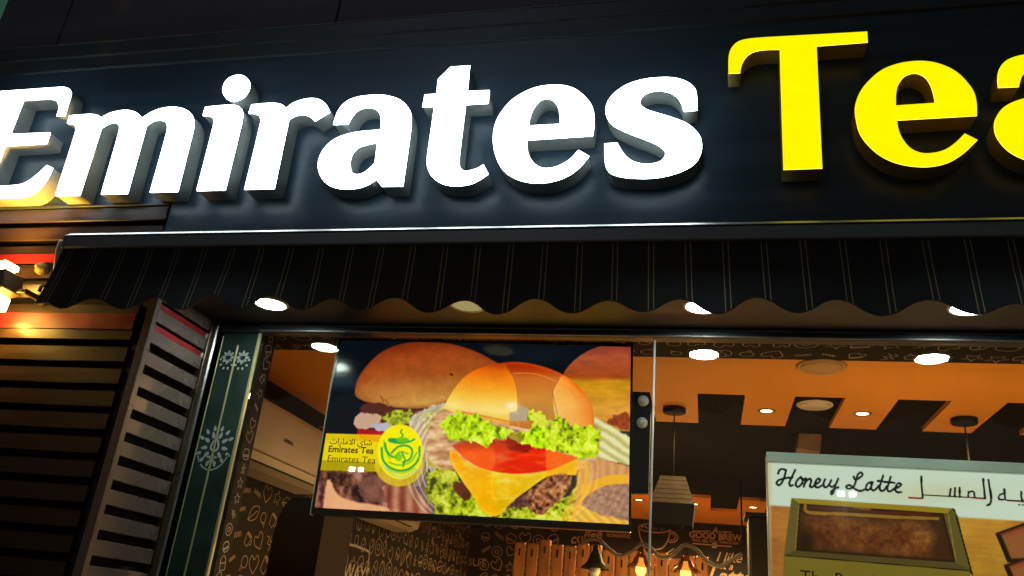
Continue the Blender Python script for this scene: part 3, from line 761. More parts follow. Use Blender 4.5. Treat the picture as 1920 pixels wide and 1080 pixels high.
# meat at the lower left
mk, _ = P.inside([(70, 630), (350, 630), (470, 680), (560, 800), (560, 840), (60, 815)], 3)
P.blend(mk, P.ramp(fbm(X_, Y_ * .6, 36, 21) + .25 * (n3 - .5), [(.25, (36, 20, 26)), (.45, (92, 56, 44)), (.6, (146, 96, 78)), (.75, (170, 124, 110))]))
P.fill(spline([(105, 770), (118, 680), (132, 675), (165, 735), (230, 765), (330, 780), (420, 805), (110, 800)]), (224, 168, 130), soft=5, warp=3, seed=22)
P.fill(spline([(250, 700), (290, 660), (350, 665), (380, 720), (350, 770), (280, 760)]), (120, 80, 70), .7, warp=10, seed=23)
P.stroke([(85, 650), (100, 720), (92, 790)], 4, (110, 40, 90), .4)
mk, _ = P.inside([(350, 700), (470, 690), (560, 790), (560, 830), (380, 800)], 4, warp=10, seed=24); P.blend(mk * .8, P.ramp(np.sin(X_ / 9) * .5 + .5, [(0, (120, 50, 40)), (1, (196, 140, 110))]))
# onion rings, fading into the other slide
for k in range(9):
    a0_, a1_ = 1.75, 4.05
    ar = [(690 + (150 + 11 * k) * math.cos(t_), 610 + (190 + 9 * k) * math.sin(t_)) for t_ in np.linspace(a0_, a1_, 12)]
    P.stroke(ar, 8.5, (236, 214, 196) if k % 2 == 0 else (176, 118, 112), .8 - .04 * k)
for k in range(8):
    ar = [(1010 + (175 + 13 * k) * math.cos(t_), 640 + (170 + 10 * k) * math.sin(t_)) for t_ in np.linspace(-.75, 1.1, 12)]
    P.stroke(ar, 6, (238, 206, 160) if k % 2 == 0 else (190, 130, 96), .6 - .04 * k)
# lower lettuce
mk, _ = P.inside([(540, 640), (620, 600), (650, 650), (760, 740), (830, 835), (580, 830), (530, 720)], 3, warp=22, ws=30, seed=25)
P.blend(mk, P.ramp(fbm(X_, Y_, 26, 26) + .5 * (n3 - .5), [(.22, (40, 46, 8)), (.4, (126, 140, 26)), (.58, (180, 190, 44)), (.8, (222, 222, 104))]))
mk, _ = P.inside([(820, 840), (900, 760), (1000, 740), (1140, 740), (1180, 700), (1160, 860), (1000, 860)], 3, warp=20, ws=30, seed=27)
P.blend(mk, P.ramp(fbm(X_, Y_, 24, 28) + .5 * (n3 - .5), [(.22, (52, 50, 10)), (.4, (140, 150, 36)), (.6, (196, 200, 60)), (.8, (226, 220, 120))]))
mk, _ = P.inside([(545, 580), (640, 560), (650, 640), (600, 640), (560, 620)], 3, warp=20, ws=24, seed=29); P.blend(mk * .9, P.ramp(n2, [(.3, (160, 140, 40)), (.7, (214, 196, 90))]))
mk, _ = P.inside(spline([(650, 690), (700, 690), (730, 740), (700, 760)]), 4, warp=10, seed=30); P.blend(mk, (70, 26, 16))
# pale onion and bread showing behind the filling
mk, _ = P.inside(spline([(600, 380), (760, 400), (1000, 430), (1250, 440), (1262, 560), (1180, 640), (900, 660), (700, 640), (560, 600), (540, 480)]), 6)
P.blend(mk, P.ramp(fbm(X_, Y_ * 2.2, 40, 61), [(.25, (150, 104, 70)), (.5, (206, 158, 120)), (.75, (232, 204, 170))]))
# front bun
fb = spline([(608, 372, c), (650, 300), (700, 240), (770, 200), (860, 181), (940, 179), (1040, 200), (1130, 240), (1195, 295), (1232, 350), (1246, 410), (1240, 470, c), (1080, 480, c), (700, 410, c)])
mk, sd = P.inside(fb, 2)
base = P.ramp(Y_ + (X_ - 900)**2 / 3000, [(185, (150, 56, 18)), (215, (212, 104, 30)), (270, (236, 146, 46)), (330, (250, 192, 84)), (385, (254, 222, 138)), (420, (236, 186, 84))])
P.blend(mk, base * (1 + .14 * (n1 - .5))[..., None])
mid, _ = P.inside(spline([(862, 170, c), (905, 240), (925, 300), (926, 400, c), (890, 395, c), (890, 460, c), (1090, 460, c), (1072, 300), (1098, 250), (1130, 215, c), (1000, 160, c)]), 2)
P.blend(mk * mid * .92, P.ramp(Y_, [(180, (142, 30, 14)), (215, (160, 60, 26)), (245, (188, 106, 52)), (330, (196, 132, 66)), (400, (176, 120, 60))]))
rgt, _ = P.inside([(1098, 250), (1072, 300), (1090, 400), (1110, 480), (1260, 480), (1250, 300), (1130, 215)], 2)
P.blend(mk * rgt * .8, P.ramp(X_ - .3 * Y_, [(960, (246, 190, 120)), (1050, (240, 160, 80)), (1100, (226, 120, 40))]))
P.blend(mk * np.exp(-sd / 9) * .75 * np.clip((X_ - 700) / 200, 0, 1), (206, 84, 26))
P.stroke([(905, 225), (1000, 228), (1090, 262), (1160, 310), (1220, 390)], 5, (228, 140, 70), .7)
for seg in ([(862, 185), (905, 240), (922, 300), (924, 388)], [(1098, 250), (1073, 300), (1085, 370), (1095, 420)]): P.stroke(seg, 3.5, (150, 92, 40), .8)
P.blend(np.exp(-((X_ - 898) / 26)**2 - ((Y_ - 362) / 17)**2) * mk * .8, (255, 246, 226))
P.fill([(890, 390), (925, 382), (935, 360), (968, 372), (968, 425), (890, 428)], (176, 166, 148), .85)
P.stroke([(690, 388), (800, 410), (900, 430), (985, 432)], 7, (196, 120, 40), .8)
# tomato, cheese
P.fill(spline([(648, 530, c), (760, 512), (870, 505), (900, 488), (960, 515), (1060, 545), (1175, 582, c), (1110, 620), (1030, 638), (920, 648), (800, 632), (710, 590)]), (214, 44, 14), soft=2)
P.blend(P.inside(spline([(655, 532, c), (740, 515), (815, 535), (828, 580), (810, 632), (720, 596)]), 3)[0] * .75, (240, 92, 24))
P.blend(P.inside([(1042, 542), (1175, 582), (1105, 622), (1045, 636)], 2)[0] * .85, (240, 98, 26))
P.blend(P.inside([(840, 590), (1040, 590), (1040, 632), (920, 646), (840, 636)], 6)[0] * .5, (200, 40, 20))
P.blend(np.exp(-((X_ - 850) / 30)**2 - ((Y_ - 575) / 14)**2) * .5, (220, 120, 90))
P.fill(spline([(870, 520, c), (895, 480), (920, 500), (980, 545), (900, 555)]), (120, 18, 10), .8, soft=3)
ch = spline([(640, 546, c), (662, 552), (700, 592), (780, 628), (900, 650), (1040, 640), (1176, 584, c), (1172, 655, c), (1060, 658), (960, 722), (900, 768), (850, 822), (815, 826), (770, 800), (735, 742), (690, 680), (650, 615), (636, 575)])
mk, sd = P.inside(ch, 2)
P.blend(mk, P.ramp(n1 * 60 + Y_, [(570, (252, 128, 10)), (640, (252, 166, 16)), (720, (240, 176, 20)), (830, (226, 170, 20))]))
P.blend(mk * P.inside(spline([(815, 640, c), (1045, 642, c), (1040, 690), (960, 725), (900, 768), (850, 815), (840, 740)]), 5)[0] * .85, P.ramp(Y_ + 60 * n2, [(650, (216, 190, 30)), (720, (226, 190, 50)), (820, (212, 170, 22))]))
P.blend(np.exp(-((X_ - 875) / 26)**2 - ((Y_ - 678) / 11)**2) * .7, (244, 226, 150))
P.stroke([(820, 650), (815, 720), (835, 770)], 8, (252, 196, 40), .6)
# patty
mk, _ = P.inside(spline([(872, 800), (925, 752), (1000, 700), (1060, 660), (1120, 646), (1152, 672), (1130, 730), (1075, 780), (1020, 822), (960, 790), (905, 790)]), 3, warp=8, seed=33)
P.blend(mk, P.ramp(fbm(X_, Y_, 15, 34), [(.25, (52, 26, 24)), (.45, (118, 70, 48)), (.6, (170, 112, 76)), (.8, (206, 156, 116))]))
P.blend(mk * np.clip((985 - X_) / 30, 0, 1) * .6, (66, 40, 52))
# light translucent cheese edge on the right
P.stroke([(1180, 600), (1215, 640), (1205, 720), (1150, 840)], 9, (240, 170, 70), .7); P.stroke([(1200, 590), (1228, 660), (1190, 780), (1160, 850)], 5, (250, 200, 100), .6)
P.blend(P.inside([(1175, 590), (1235, 600), (1215, 720), (1150, 850), (1100, 850), (1170, 700)], 5)[0] * .45, (244, 184, 60))
# crisp green lettuce row
lt = [(598, 470), (612, 425), (640, 405), (668, 372), (700, 398), (760, 405), (830, 440), (900, 470), (960, 470), (985, 430), (968, 368), (1000, 392), (1030, 385), (1055, 420), (1090, 405), (1160, 440), (1235, 450), (1272, 484), (1262, 560), (1205, 592), (1150, 572), (1090, 552), (1050, 545), (1000, 540), (930, 530), (880, 500), (820, 500), (790, 540), (740, 512), (700, 500), (650, 510)]
mk, sd = P.inside(lt, 2, warp=26, ws=22, seed=40)
P.blend(mk, P.ramp(fbm(X_, Y_ * .8, 24, 41) + .6 * (n3 - .5), [(.18, (60, 72, 6)), (.34, (132, 164, 10)), (.5, (176, 214, 14)), (.66, (206, 232, 50)), (.85, (236, 246, 130))]))
P.blend(mk * P.inside([(975, 365), (1055, 400), (1080, 450), (980, 450)], 8)[0] * .6, (226, 214, 110))
for k in range(34):
    x0, y0 = random.uniform(610, 1250), random.uniform(420, 560)
    P.stroke([(x0, y0), (x0 + random.uniform(-14, 14), y0 + 12), (x0 + random.uniform(-10, 10), y0 + 24)], 2.6, (96, 120, 8) if k % 2 else (222, 238, 110), .5 * 1.0)
keep = mk
# dark gaps in lettuce
mk, _ = P.inside([(880, 480), (950, 478), (940, 540), (890, 530)], 4, warp=18, ws=20, seed=42); P.blend(mk * .5, (90, 30, 10))
# logo band
bn = [(106, 478), (372, 486), (340, 640), (78, 632)]
P.fill(bn, (232, 206, 14), .96, soft=1)
P.blend(P.inside([(78, 590), (345, 602), (340, 640), (70, 634)], 2)[0] * .8, (154, 136, 14))
P.blend(P.inside([(104, 478), (372, 486), (368, 514), (100, 506)], 2)[0] * .55, (196, 166, 40))
P.blend(P.inside([(246, 480), (380, 486), (376, 516), (330, 516), (260, 500)], 3)[0] * .6, (226, 140, 10))
cc = [(428 + 97 * math.cos(t_), 556 + 116 * math.sin(t_)) for t_ in np.linspace(0, 2 * math.pi, 40)[:-1]]
c2 = [(424 + 104 * math.cos(t_), 606 + 96 * math.sin(t_)) for t_ in np.linspace(0, 2 * math.pi, 40)[:-1]]
P.fill(c2, (214, 186, 40), .8, soft=1.5)
P.fill(cc, (240, 226, 16), .97, soft=1.5)
G1, G2 = (16, 140, 62), (86, 176, 26)
P.stroke([(436, 462), (430, 474), (440, 484), (434, 494)], 5, G1)
P.fill(spline([(376, 506), (400, 520), (440, 522), (480, 512), (492, 500), (470, 508), (430, 504), (400, 498)]), G1, soft=1.5)
P.fill(spline([(412, 504), (430, 495), (462, 500), (460, 512), (430, 516)]), G2, soft=1.5)
P.stroke([(350, 540), (356, 590), (385, 622), (430, 636), (475, 622), (506, 585), (510, 535)], 9, G1)
P.stroke([(364, 520), (372, 552), (392, 575), (412, 580)], 8, G1); P.stroke([(360, 508), (362, 540), (384, 585)], 5, G2)
P.stroke([(392, 560), (420, 535), (455, 530), (478, 548), (470, 585), (440, 600)], 8, G1); P.stroke([(402, 580), (430, 556), (462, 565)], 6, G2)
P.stroke([(380, 600), (420, 612), (470, 600), (498, 560)], 6, G2); P.stroke([(436, 560), (448, 590), (440, 618)], 6, G1)
P.stroke([(368, 622), (400, 640), (440, 646), (490, 625)], 5, (130, 190, 60))
P.stroke([(355, 612), (395, 650), (440, 662), (505, 628)], 7, (166, 206, 190), .8)
P.fill([(405, 570), (425, 560), (440, 575), (430, 596), (410, 592)], G2, .8, soft=2)
for k in range(4): P.stroke([(505 + 10 * k, 560), (512 + 9 * k, 620), (486 + 8 * k, 700)], 4, (236, 214, 190), .55)
# modelling on tomato and cheese
mk, sd = P.inside(ch, 3); 
P.blend(mk * np.exp(-np.abs(sd - 6) / 5) * .35 * (sd > 0), (255, 224, 120)); P.blend(mk * np.clip((fbm(X_, Y_ * .6, 46, 101) - .45) * 2.2, 0, 1) * .4, (206, 132, 10))
P.blend(mk * np.clip((fbm(X_ * .7, Y_ * 1.4, 34, 105) - .56) * 4, 0, 1) * .4 * (1 - keep), (255, 232, 130))
mk, sd = P.inside(spline([(655, 532), (870, 507), (1060, 547), (1170, 583), (1030, 636), (920, 646), (800, 630)]), 6)
P.blend(mk * (1 - keep) * np.clip((fbm(X_ * .5, Y_ * 2, 30, 108) - .48) * 3.4, 0, 1) * .45, (246, 120, 60)); P.blend(mk * (1 - keep) * np.clip((560 - Y_) / 40, 0, 1) * .6, (130, 20, 8))
# soft double exposure of the second slide
gh, _ = P.inside(spline([(1040, 460), (1120, 330), (1260, 300), (1420, 330), (1420, 880), (1180, 880), (1090, 700)]), 30); P.blend(gh * .18, (236, 190, 130))
gh, _ = P.inside(spline([(300, 520), (520, 380), (830, 350), (930, 420), (830, 640), (560, 820), (420, 760)]), 30); P.blend(gh * .14, (226, 190, 150))
def blur(A, n):
    k_ = np.array([1, 4, 6, 4, 1]) / 16
    for _i in range(n):
        for ax in (0, 1):
            pd = [(0, 0)] * 3; pd[ax] = (2, 2); B = np.pad(A, pd, mode='edge')
            A = sum(k_[q] * (B[q:q + A.shape[0]] if ax == 0 else B[:, q:q + A.shape[1]]) for q in range(5))
    return A
soft_ = blur(P.c, 1); P.c = soft_ + .5 * (soft_ - blur(soft_, 3))
lum = P.c.mean(-1, keepdims=True); P.c = np.clip(lum + (P.c - lum) * 1.22, 0, 255)
P.c *= (1 + .05 * (fbm(X_, Y_, 6, 90, 3) - .5) + .08 * (fbm(X_, Y_, 60, 95, 3) - .5))[..., None]
P.c = np.clip(P.c, 0, 255)
me = P.mesh('screen', 1.0)
M['tvpic'] = picmat('screen_picture', 1.15)
scr = o = link('screen', me, 'tvpic', tv); o.matrix_parent_inverse = TVM.inverted()
M['ink'] = mat('dark_print_ink', (.03, .022, .008), .6); M['ink2'] = mat('faded_print_ink', (.20, .14, .02), .6)
def on_tv(me, px, py, mt):
    wpt = onY(px, py, YT)
    d = ray(px, py); t_ = ((tvo - CAM) @ ey) / (d @ ey); wpt = CAM + d * t_ - ey * .002
    o = link('screen_lettering', me, mt, scr)
    o.matrix_basis = Matrix(((ex[0], ey[0], ez[0], wpt[0]), (ex[1], ey[1], ez[1], wpt[1]), (ex[2], ey[2], ez[2], wpt[2]), (0, 0, 0, 1)))
on_tv(text_mesh('Emirates Tea', .045, 0, .0010), 658, 844, 'ink')
on_tv(text_mesh('Emirates Tea', .048, 0, 0), 659, 862, 'ink2')
AR = '\uFE95\uFE8D\uFEAD\uFE8E\uFEE3\uFEFB\uFE8D \uFEF1\uFE8E\uFEB7'
on_tv(text_mesh(AR, .042, 0, .0003), 658, 829, 'ink')

# control plate with two knobs at the right edge of the screen
kp = thing('socket_plate', 'black mounting plate with two round silver knobs right of the screen', 'mounting plate')
YK = 3.97
q0, q1, q2, q3 = [onY(px, py, YK) for px, py in ((1188, 735), (1212, 735), (1220, 775), (1216, 925))]
q4 = onY(1184, 925, YK)
m = MB(); m.prism([(q[2], q[0]) for q in (q0, q1, q2, q3, q4)], YK, YK + .03, 1); m.build('plate', 'black', kp)
for px, py in ((1206, 752), (1204, 793)):
    b_ = onY(px, py, YK); m = MB(); m.lathe([(0, -.03), (.014, -.03), (.016, -.012), (.026, -.010), (.027, 0)], tuple(b_), 20, axis=1); m.build('knob', 'alu_l', kp)

# ================================================================== LIGHTBOX "Honey Latte"
YL = 3.90
x0, x1 = float(onY(1437, 850, YL)[0]), float(onY(1437, 850, YL)[0]) + 1.75
zt_ = zat(1437, 850, YL); zb_ = zt_ - 1.15
lbx = thing('lightbox', 'wide lit lightbox menu with Honey Latte lettering and a bread tray picture', 'lightbox', ((x0 + x1) / 2, YL, zb_))
m = MB(); m.box(x0, x1, YL + .003, YL + .09, zb_, zt_, .003); child_abs(m.build('case', 'alu_l'), lbx)
M['lbframe'] = mat('pale_green_aluminium', (.62, .80, .72), .4, metal=0, noise=.1, nscale=6)
zf = zat(1437, 866, YL - .02)
m = MB(); m.box(x0 - .002, x1 + .002, YL - .028, YL + .002, zf, zt_ + .002, .002); child_abs(m.build('top_frame', 'lbframe'), lbx)
m = MB(); m.box(x0 - .002, x1 + .002, YL - .028, YL + .002, zb_ - .03, zb_ - .001, .002); child_abs(m.build('bottom_frame', 'lbframe'), lbx)
m = MB(); m.box(x0 - .001, x0 + .004, YL - .006, YL + .002, zb_, zf - .001, .001); child_abs(m.build('side_frame', 'lbframe'), lbx)
def lb_coords(W):
    x_, y_ = proj_px(W); return (x_ - 1420) * 3.84, (y_ - 820) * 3.84
Q = Pic([np.array([x0 + .004, YL, zf]), np.array([x1 - .004, YL, zf]), np.array([x1 - .004, YL, zb_]), np.array([x0 + .004, YL, zb_])], 640, 400, lb_coords)
X_, Y_ = Q.x, Q.y
n1 = fbm(X_, Y_, 160, 71); n2 = fbm(X_, Y_ , 30, 75); ng = fbm(X_ * .12, Y_, 14, 77)
Q.c[:] = (200, 213, 192)
Q.blend(np.clip((X_ - 80) / 60, 0, 1) * np.exp(-((Y_ - 400) / 70)**2 - ((X_ - 1250) / 420)**2) * .5, (196, 190, 140))
yb_ = 490 + (X_ - 90) * .062
wd_ = np.clip((Y_ - yb_) / 14 + .5, 0, 1)
Q.blend(wd_, Q.ramp(X_ + 500 * (n1 - .5), [(100, (164, 100, 44)), (230, (176, 112, 46)), (1500, (190, 140, 42)), (1900, (178, 112, 40)), (2600, (190, 130, 60))]) * (1 + .16 * (ng - .5) - .00025 * np.clip(Y_ - 600, 0, 400))[..., None])
Q.blend(np.exp(-((X_ - 88) / 14)**2) * .6, (210, 180, 120))
# bread tray
Q.fill([(1400, 505), (1425, 520), (1560, 1010), (1520, 960)], (30, 26, 10))
Q.fill([(246, 436), (1392, 510), (1442, 560), (1530, 945), (1526, 1600), (180, 1600), (192, 840)], (92, 78, 30), soft=2)
Q.fill([(246, 436), (1392, 510), (1372, 548), (300, 474)], (150, 122, 22), soft=2)
Q.fill([(246, 440), (300, 474), (272, 812), (192, 842)], (98, 84, 40), soft=2)
Q.fill([(1372, 545), (1400, 514), (1445, 570), (1530, 945), (1432, 905)], (92, 80, 34), soft=2)
Q.fill([(192, 846), (272, 812), (1432, 905), (1528, 948), (1520, 962)], (78, 66, 32), soft=2)
mk, sd = Q.fill([(302, 478), (1340, 546), (1430, 902), (274, 816)], (60, 34, 16), soft=2)
inn, sd2 = Q.inside([(330, 580), (620, 560), (820, 610), (1190, 620), (1280, 700), (1230, 860), (430, 800), (420, 700)], 40, warp=30, ws=120, seed=80)
Q.blend(mk * inn, Q.ramp(.35 * n2 + .65 * fbm(X_, Y_, 240, 171) + .25 * (fbm(X_, Y_, 8, 175) - .5), [(.25, (74, 34, 15)), (.45, (104, 56, 23)), (.62, (136, 82, 34)), (.8, (160, 104, 46))]))
Q.blend(mk * np.clip(1 - sd / 26, 0, 1) * .7, (26, 14, 8))
Q.stroke([(345, 490), (350, 530), (420, 545), (640, 552), (900, 570), (1300, 585)], 22, (150, 106, 30), .9)
Q.stroke([(380, 500), (700, 520), (960, 540), (1250, 552)], 16, (86, 30, 10), .9)
Q.stroke([(700, 506), (820, 520)], 14, (140, 90, 30), .7); Q.stroke([(820, 522), (960, 530)], 14, (50, 14, 6), .8)
Q.blend(mk * np.exp(-((X_ - 345) / 55)**2 - ((Y_ - 760) / 70)**2) * .7, (20, 14, 8))
Q.stroke([(300, 480), (275, 815)], 6, (140, 112, 26), .9, False); Q.stroke([(1375, 560), (1432, 900)], 8, (132, 118, 40), .9, False)
Q.stroke([(205, 850), (1520, 960)], 7, (24, 18, 6), 1, False)
Q.fill([(195, 856), (1524, 966), (1526, 1600), (185, 1600)], (114, 98, 32), soft=2)
Q.stroke([(1430, 560), (1545, 980)], 12, (24, 18, 8), .9, False)
# toast slices further right
for ox, oy, sc_ in ((0, 0, 1), (60, 230, 1), (420, 40, 1.1)):
    T_ = [(1712 + ox, 690 + oy), (1920 + ox, 615 + oy), (2200 + ox, 700 + oy), (2060 + ox, 900 + oy), (1800 + ox, 900 + oy)]
    Q.fill(T_, (30, 18, 10), soft=3); cxy = np.mean(T_, 0)
    Q.fill([tuple(cxy + (np.array(p_) - cxy) * .80) for p_ in T_], (142, 84, 44), soft=8)
    Q.blend(Q.inside([tuple(cxy + (np.array(p_) - cxy) * .9) for p_ in T_[:2]] + [tuple(cxy + (np.array(T_[1]) - cxy) * .6), tuple(cxy + (np.array(T_[0]) - cxy) * .6)], 6)[0] * .6, (150, 60, 30))
# lettering strokes
BK = (14, 22, 20)
for s_ in ([(150, 262), (158, 238), (178, 228), (206, 236)], [(206, 236), (196, 280), (178, 322), (156, 344), (140, 334), (148, 312), (180, 300), (215, 292), (252, 288)], [(272, 236), (252, 280), (232, 322), (236, 348), (256, 344)],
           [(312, 286), (288, 308), (276, 338), (290, 356), (314, 342), (326, 312), (314, 288), (326, 302), (344, 298)], [(350, 296), (342, 330), (334, 356)], [(338, 336), (362, 306), (382, 300), (386, 324), (378, 352), (394, 358), (410, 346)],
           [(410, 344), (440, 326), (452, 306), (438, 298), (420, 318), (414, 344), (430, 362), (462, 348)], [(488, 302), (476, 336), (488, 360), (512, 346), (532, 308)], [(582, 298), (562, 346), (548, 394), (534, 410), (530, 394), (556, 370), (584, 360)], [(532, 308), (520, 344), (540, 356), (562, 340)],
           [(694, 284), (706, 304), (734, 292), (758, 268), (744, 254), (724, 268), (710, 310), (698, 346), (676, 366), (648, 368), (644, 350), (668, 346), (704, 372), (744, 386), (780, 372)],
           [(820, 322), (794, 334), (782, 362), (792, 380), (816, 362), (828, 324), (820, 358), (830, 382), (854, 372), (872, 350)], [(906, 276), (892, 320), (880, 366), (894, 386), (918, 376), (932, 352)], [(866, 314), (930, 322)],
           [(960, 284), (948, 326), (936, 370), (948, 390), (972, 380), (990, 366)], [(926, 320), (988, 328)], [(990, 370), (1020, 356), (1034, 340), (1020, 330), (1002, 346), (992, 374), (1006, 394), (1036, 394)]):
    Q.stroke(s_, 16.5, BK)
RD = (150, 36, 26)
Q.stroke([(1092, 434), (1188, 440)], 12, RD, 1, False); Q.stroke([(1188, 414), (1640, 438)], 11, BK, 1, False); Q.stroke([(1480, 432), (1640, 444)], 7, RD, .8, False)
for s_, w_ in (([(1180, 282), (1184, 360), (1190, 436)], 13), ([(1392, 372), (1384, 424)], 13), ([(1424, 366), (1420, 426)], 13), ([(1456, 364), (1458, 428)], 14), ([(1520, 394), (1556, 392), (1566, 428)], 11), ([(1522, 396), (1516, 430)], 11), ([(1626, 302), (1632, 370), (1640, 440)], 14),
               ([(1664, 308), (1676, 380), (1684, 440), (1676, 478), (1656, 490)], 14), ([(1778, 374), (1782, 410), (1786, 446)], 13), ([(1782, 404), (1750, 412), (1738, 440), (1760, 450), (1786, 444)], 11), ([(1900, 392), (1902, 430), (1910, 462)], 13)):
    Q.stroke(s_, w_ + 3, BK)
Q.stroke([(1786, 450), (2100, 470)], 10, BK, 1, False); Q.stroke([(1800, 460), (2100, 480)], 5, RD, .8, False)
Q.stroke([(1880, 486), (1890, 487)], 10, BK, 1, False); Q.stroke([(1908, 487), (1918, 488)], 10, BK, 1, False); Q.stroke([(2100, 320), (2110, 470)], 13, BK, 1, False)
me = Q.mesh('picture_face')
M['lbpic'] = picmat('lightbox_picture', 1.08)
child_abs(link('picture_face', me, 'lbpic'), lbx)
tm = text_mesh('The Royal Taste', .074, 0, 0, 'LEFT'); o = link('caption', tm, 'ink'); o['kind'] = 'stuff'; pq = onY(1500, 1080, YL); o.location = (pq[0], YL - .003, pq[2] - .004); child_abs(o, lbx)

# ================================================================== SHOP INTERIOR
XLW, XRW, YBW = -2.85, 3.4, 10.3
iw = MB(); iw.box(XLW - .1, XLW, 3.80, YBW + .1, .13, ZC + .2); lwall = struct(iw.build('wall_left', 'blackwall'))
iw = MB(); iw.box(XRW, XRW + .1, 3.68, YBW + .1, .13, ZC + .2); rwall = struct(iw.build('wall_right', 'blackwall'))
iw = MB(); iw.box(XLW, XRW, YBW, YBW + .1, .13, ZC + .2); bwall = struct(iw.build('wall_back', 'blackwall'))
ce = MB(); ce.box(XLW, XRW, 4.05, YBW, ZC + .03, ZC + .1); struct(ce.build('ceiling', 'blackceil'))
# orange plaster with tabs, near and far
def tabs(y_base, y_notch, y_tip, off, sgn):
    pts = [(XLW + .001, y_base), (XRW - .001, y_base)]
    k0 = int((XRW - off) / .5515) + 1
    edge = []
    for k in range(-6, 8):
        a = off + k * .5515; b = a + .278
        for xx, yy in ((a, y_notch), (a, y_tip), (b, y_tip), (b, y_notch)):
            edge.append((min(max(xx, XLW + .001), XRW - .001), yy))
    e2_ = []
    for p in edge:
        if not e2_ or p != e2_[-1]: e2_.append(p)
    e2_ = [p for i, p in enumerate(e2_)]
    # drop degenerate runs at the walls
    e3 = [p for p in e2_ if -1.95 < p[0] < XRW - .002]
    return pts, e3
pts, e3 = tabs(4.16, 4.83, 5.53, .222, 1)
poly = [(XLW, 4.16), (XRW, 4.16), (XRW, e3[-1][1])] + e3[::-1] + [(e3[0][0], 6.4), (XLW, 6.4)]
def flat_poly(poly, z0, z1):
    me = outline_mesh([poly], (z1 - z0) / 2)
    me.transform(Matrix(((1, 0, 0, 0), (0, 0, 1, 0), (0, -1, 0, (z0 + z1) / 2), (0, 0, 0, 1))))
    return me
struct(link('ceiling_orange_near', flat_poly(poly, ZC, ZC + .029), 'orange'))
pts, e3 = tabs(YBW, 9.30, 8.51, .318, -1)
poly = [(XLW, YBW - .001), (XRW, YBW - .001), (XRW, e3[-1][1])] + e3[::-1] + [(XLW, e3[0][1])]
struct(link('ceiling_orange_far', flat_poly(poly, ZC, ZC + .029), 'orange'))
# bulkhead behind the glass
bk = MB(); bk.box(XLW, XRW, YG + .04, 4.155, ZC - .004, ZC + .12); bulk = struct(bk.build('bulkhead', 'blackwall'))
# column just inside the glass with doodle paper
XCc = XP1 - .004
cl = MB(); cl.box(XLW - .1, XCc, YG + .04, 3.79, .13, ZC - .005); colm = struct(cl.build('column', 'blackwall'))

# ---- doodles
def circ(cx, cy, rx, ry, a0=0, a1=2 * math.pi, n=14): return [(cx + rx * math.cos(a0 + (a1 - a0) * k / n), cy + ry * math.sin(a0 + (a1 - a0) * k / n)) for k in range(n + 1)]
def doodle(kind):
    if kind == 0: return [circ(0, 0, .34, .45), spline([(0, .44), (.12, .15), (-.12, -.15), (0, -.44)], False, 4)]                       # bean
    if kind == 1: return [[(-.4, .3), (.3, .3), (.18, -.4), (-.28, -.4), (-.4, .3)], circ(.34, .0, .14, .18, -1.6, 1.6), circ(-.05, .3, .35, .08)]   # cup
    if kind == 2: return [circ(0, 0, .45, .45), circ(0, 0, .17, .17)]                                                                # doughnut
    if kind == 3: return [spline([(-.45, -.1), (-.3, .3), (.3, .3), (.45, -.1)], False, 5) + [(-.45, -.1)], [(-.45, -.2), (.45, -.2)], spline([(-.4, -.25), (-.2, -.42), (.2, -.42), (.4, -.25)], False, 4)]   # burger
    if kind == 4: return [spline([(-.4, -.4), (-.3, .2), (.1, .45), (.4, .4), (.3, -.1), (-.1, -.35), (-.4, -.4)], False, 4), [(-.4, -.4), (.25, .25)]]   # leaf
    if kind == 5: return [spline([(-.4 + .1 * k, (.12 if k % 2 else -.12)) for k in range(9)], False, 4)]                               # squiggle
    if kind == 6: return [[(.45 * math.sin(a) * (1 if i % 2 == 0 else .42), .45 * math.cos(a) * (1 if i % 2 == 0 else .42)) for i, a in enumerate(np.linspace(0, 2 * math.pi, 11))]]
    if kind == 7: return [spline([(0, -.45), (-.42, .05), (-.25, .4), (0, .2), (.25, .4), (.42, .05), (0, -.45)], False, 4)]             # heart
    if kind == 8: return [spline([(-.1, -.4), (.1, -.2), (-.1, 0), (.1, .2), (-.1, .4)], False, 4), spline([(.15, -.4), (.35, -.2), (.15, 0), (.35, .2)], False, 4)]  # steam
    if kind == 9: return [[(-.3, -.45), (.3, -.45), (.3, .2), (.12, .45), (-.12, .45), (-.3, .2), (-.3, -.45)], [(-.3, 0), (.3, 0)]]      # bottle
    return [circ(0, .1, .3, .3), [(-.1, -.2), (0, -.48), (.1, -.2)]]                                                                 # ice cone
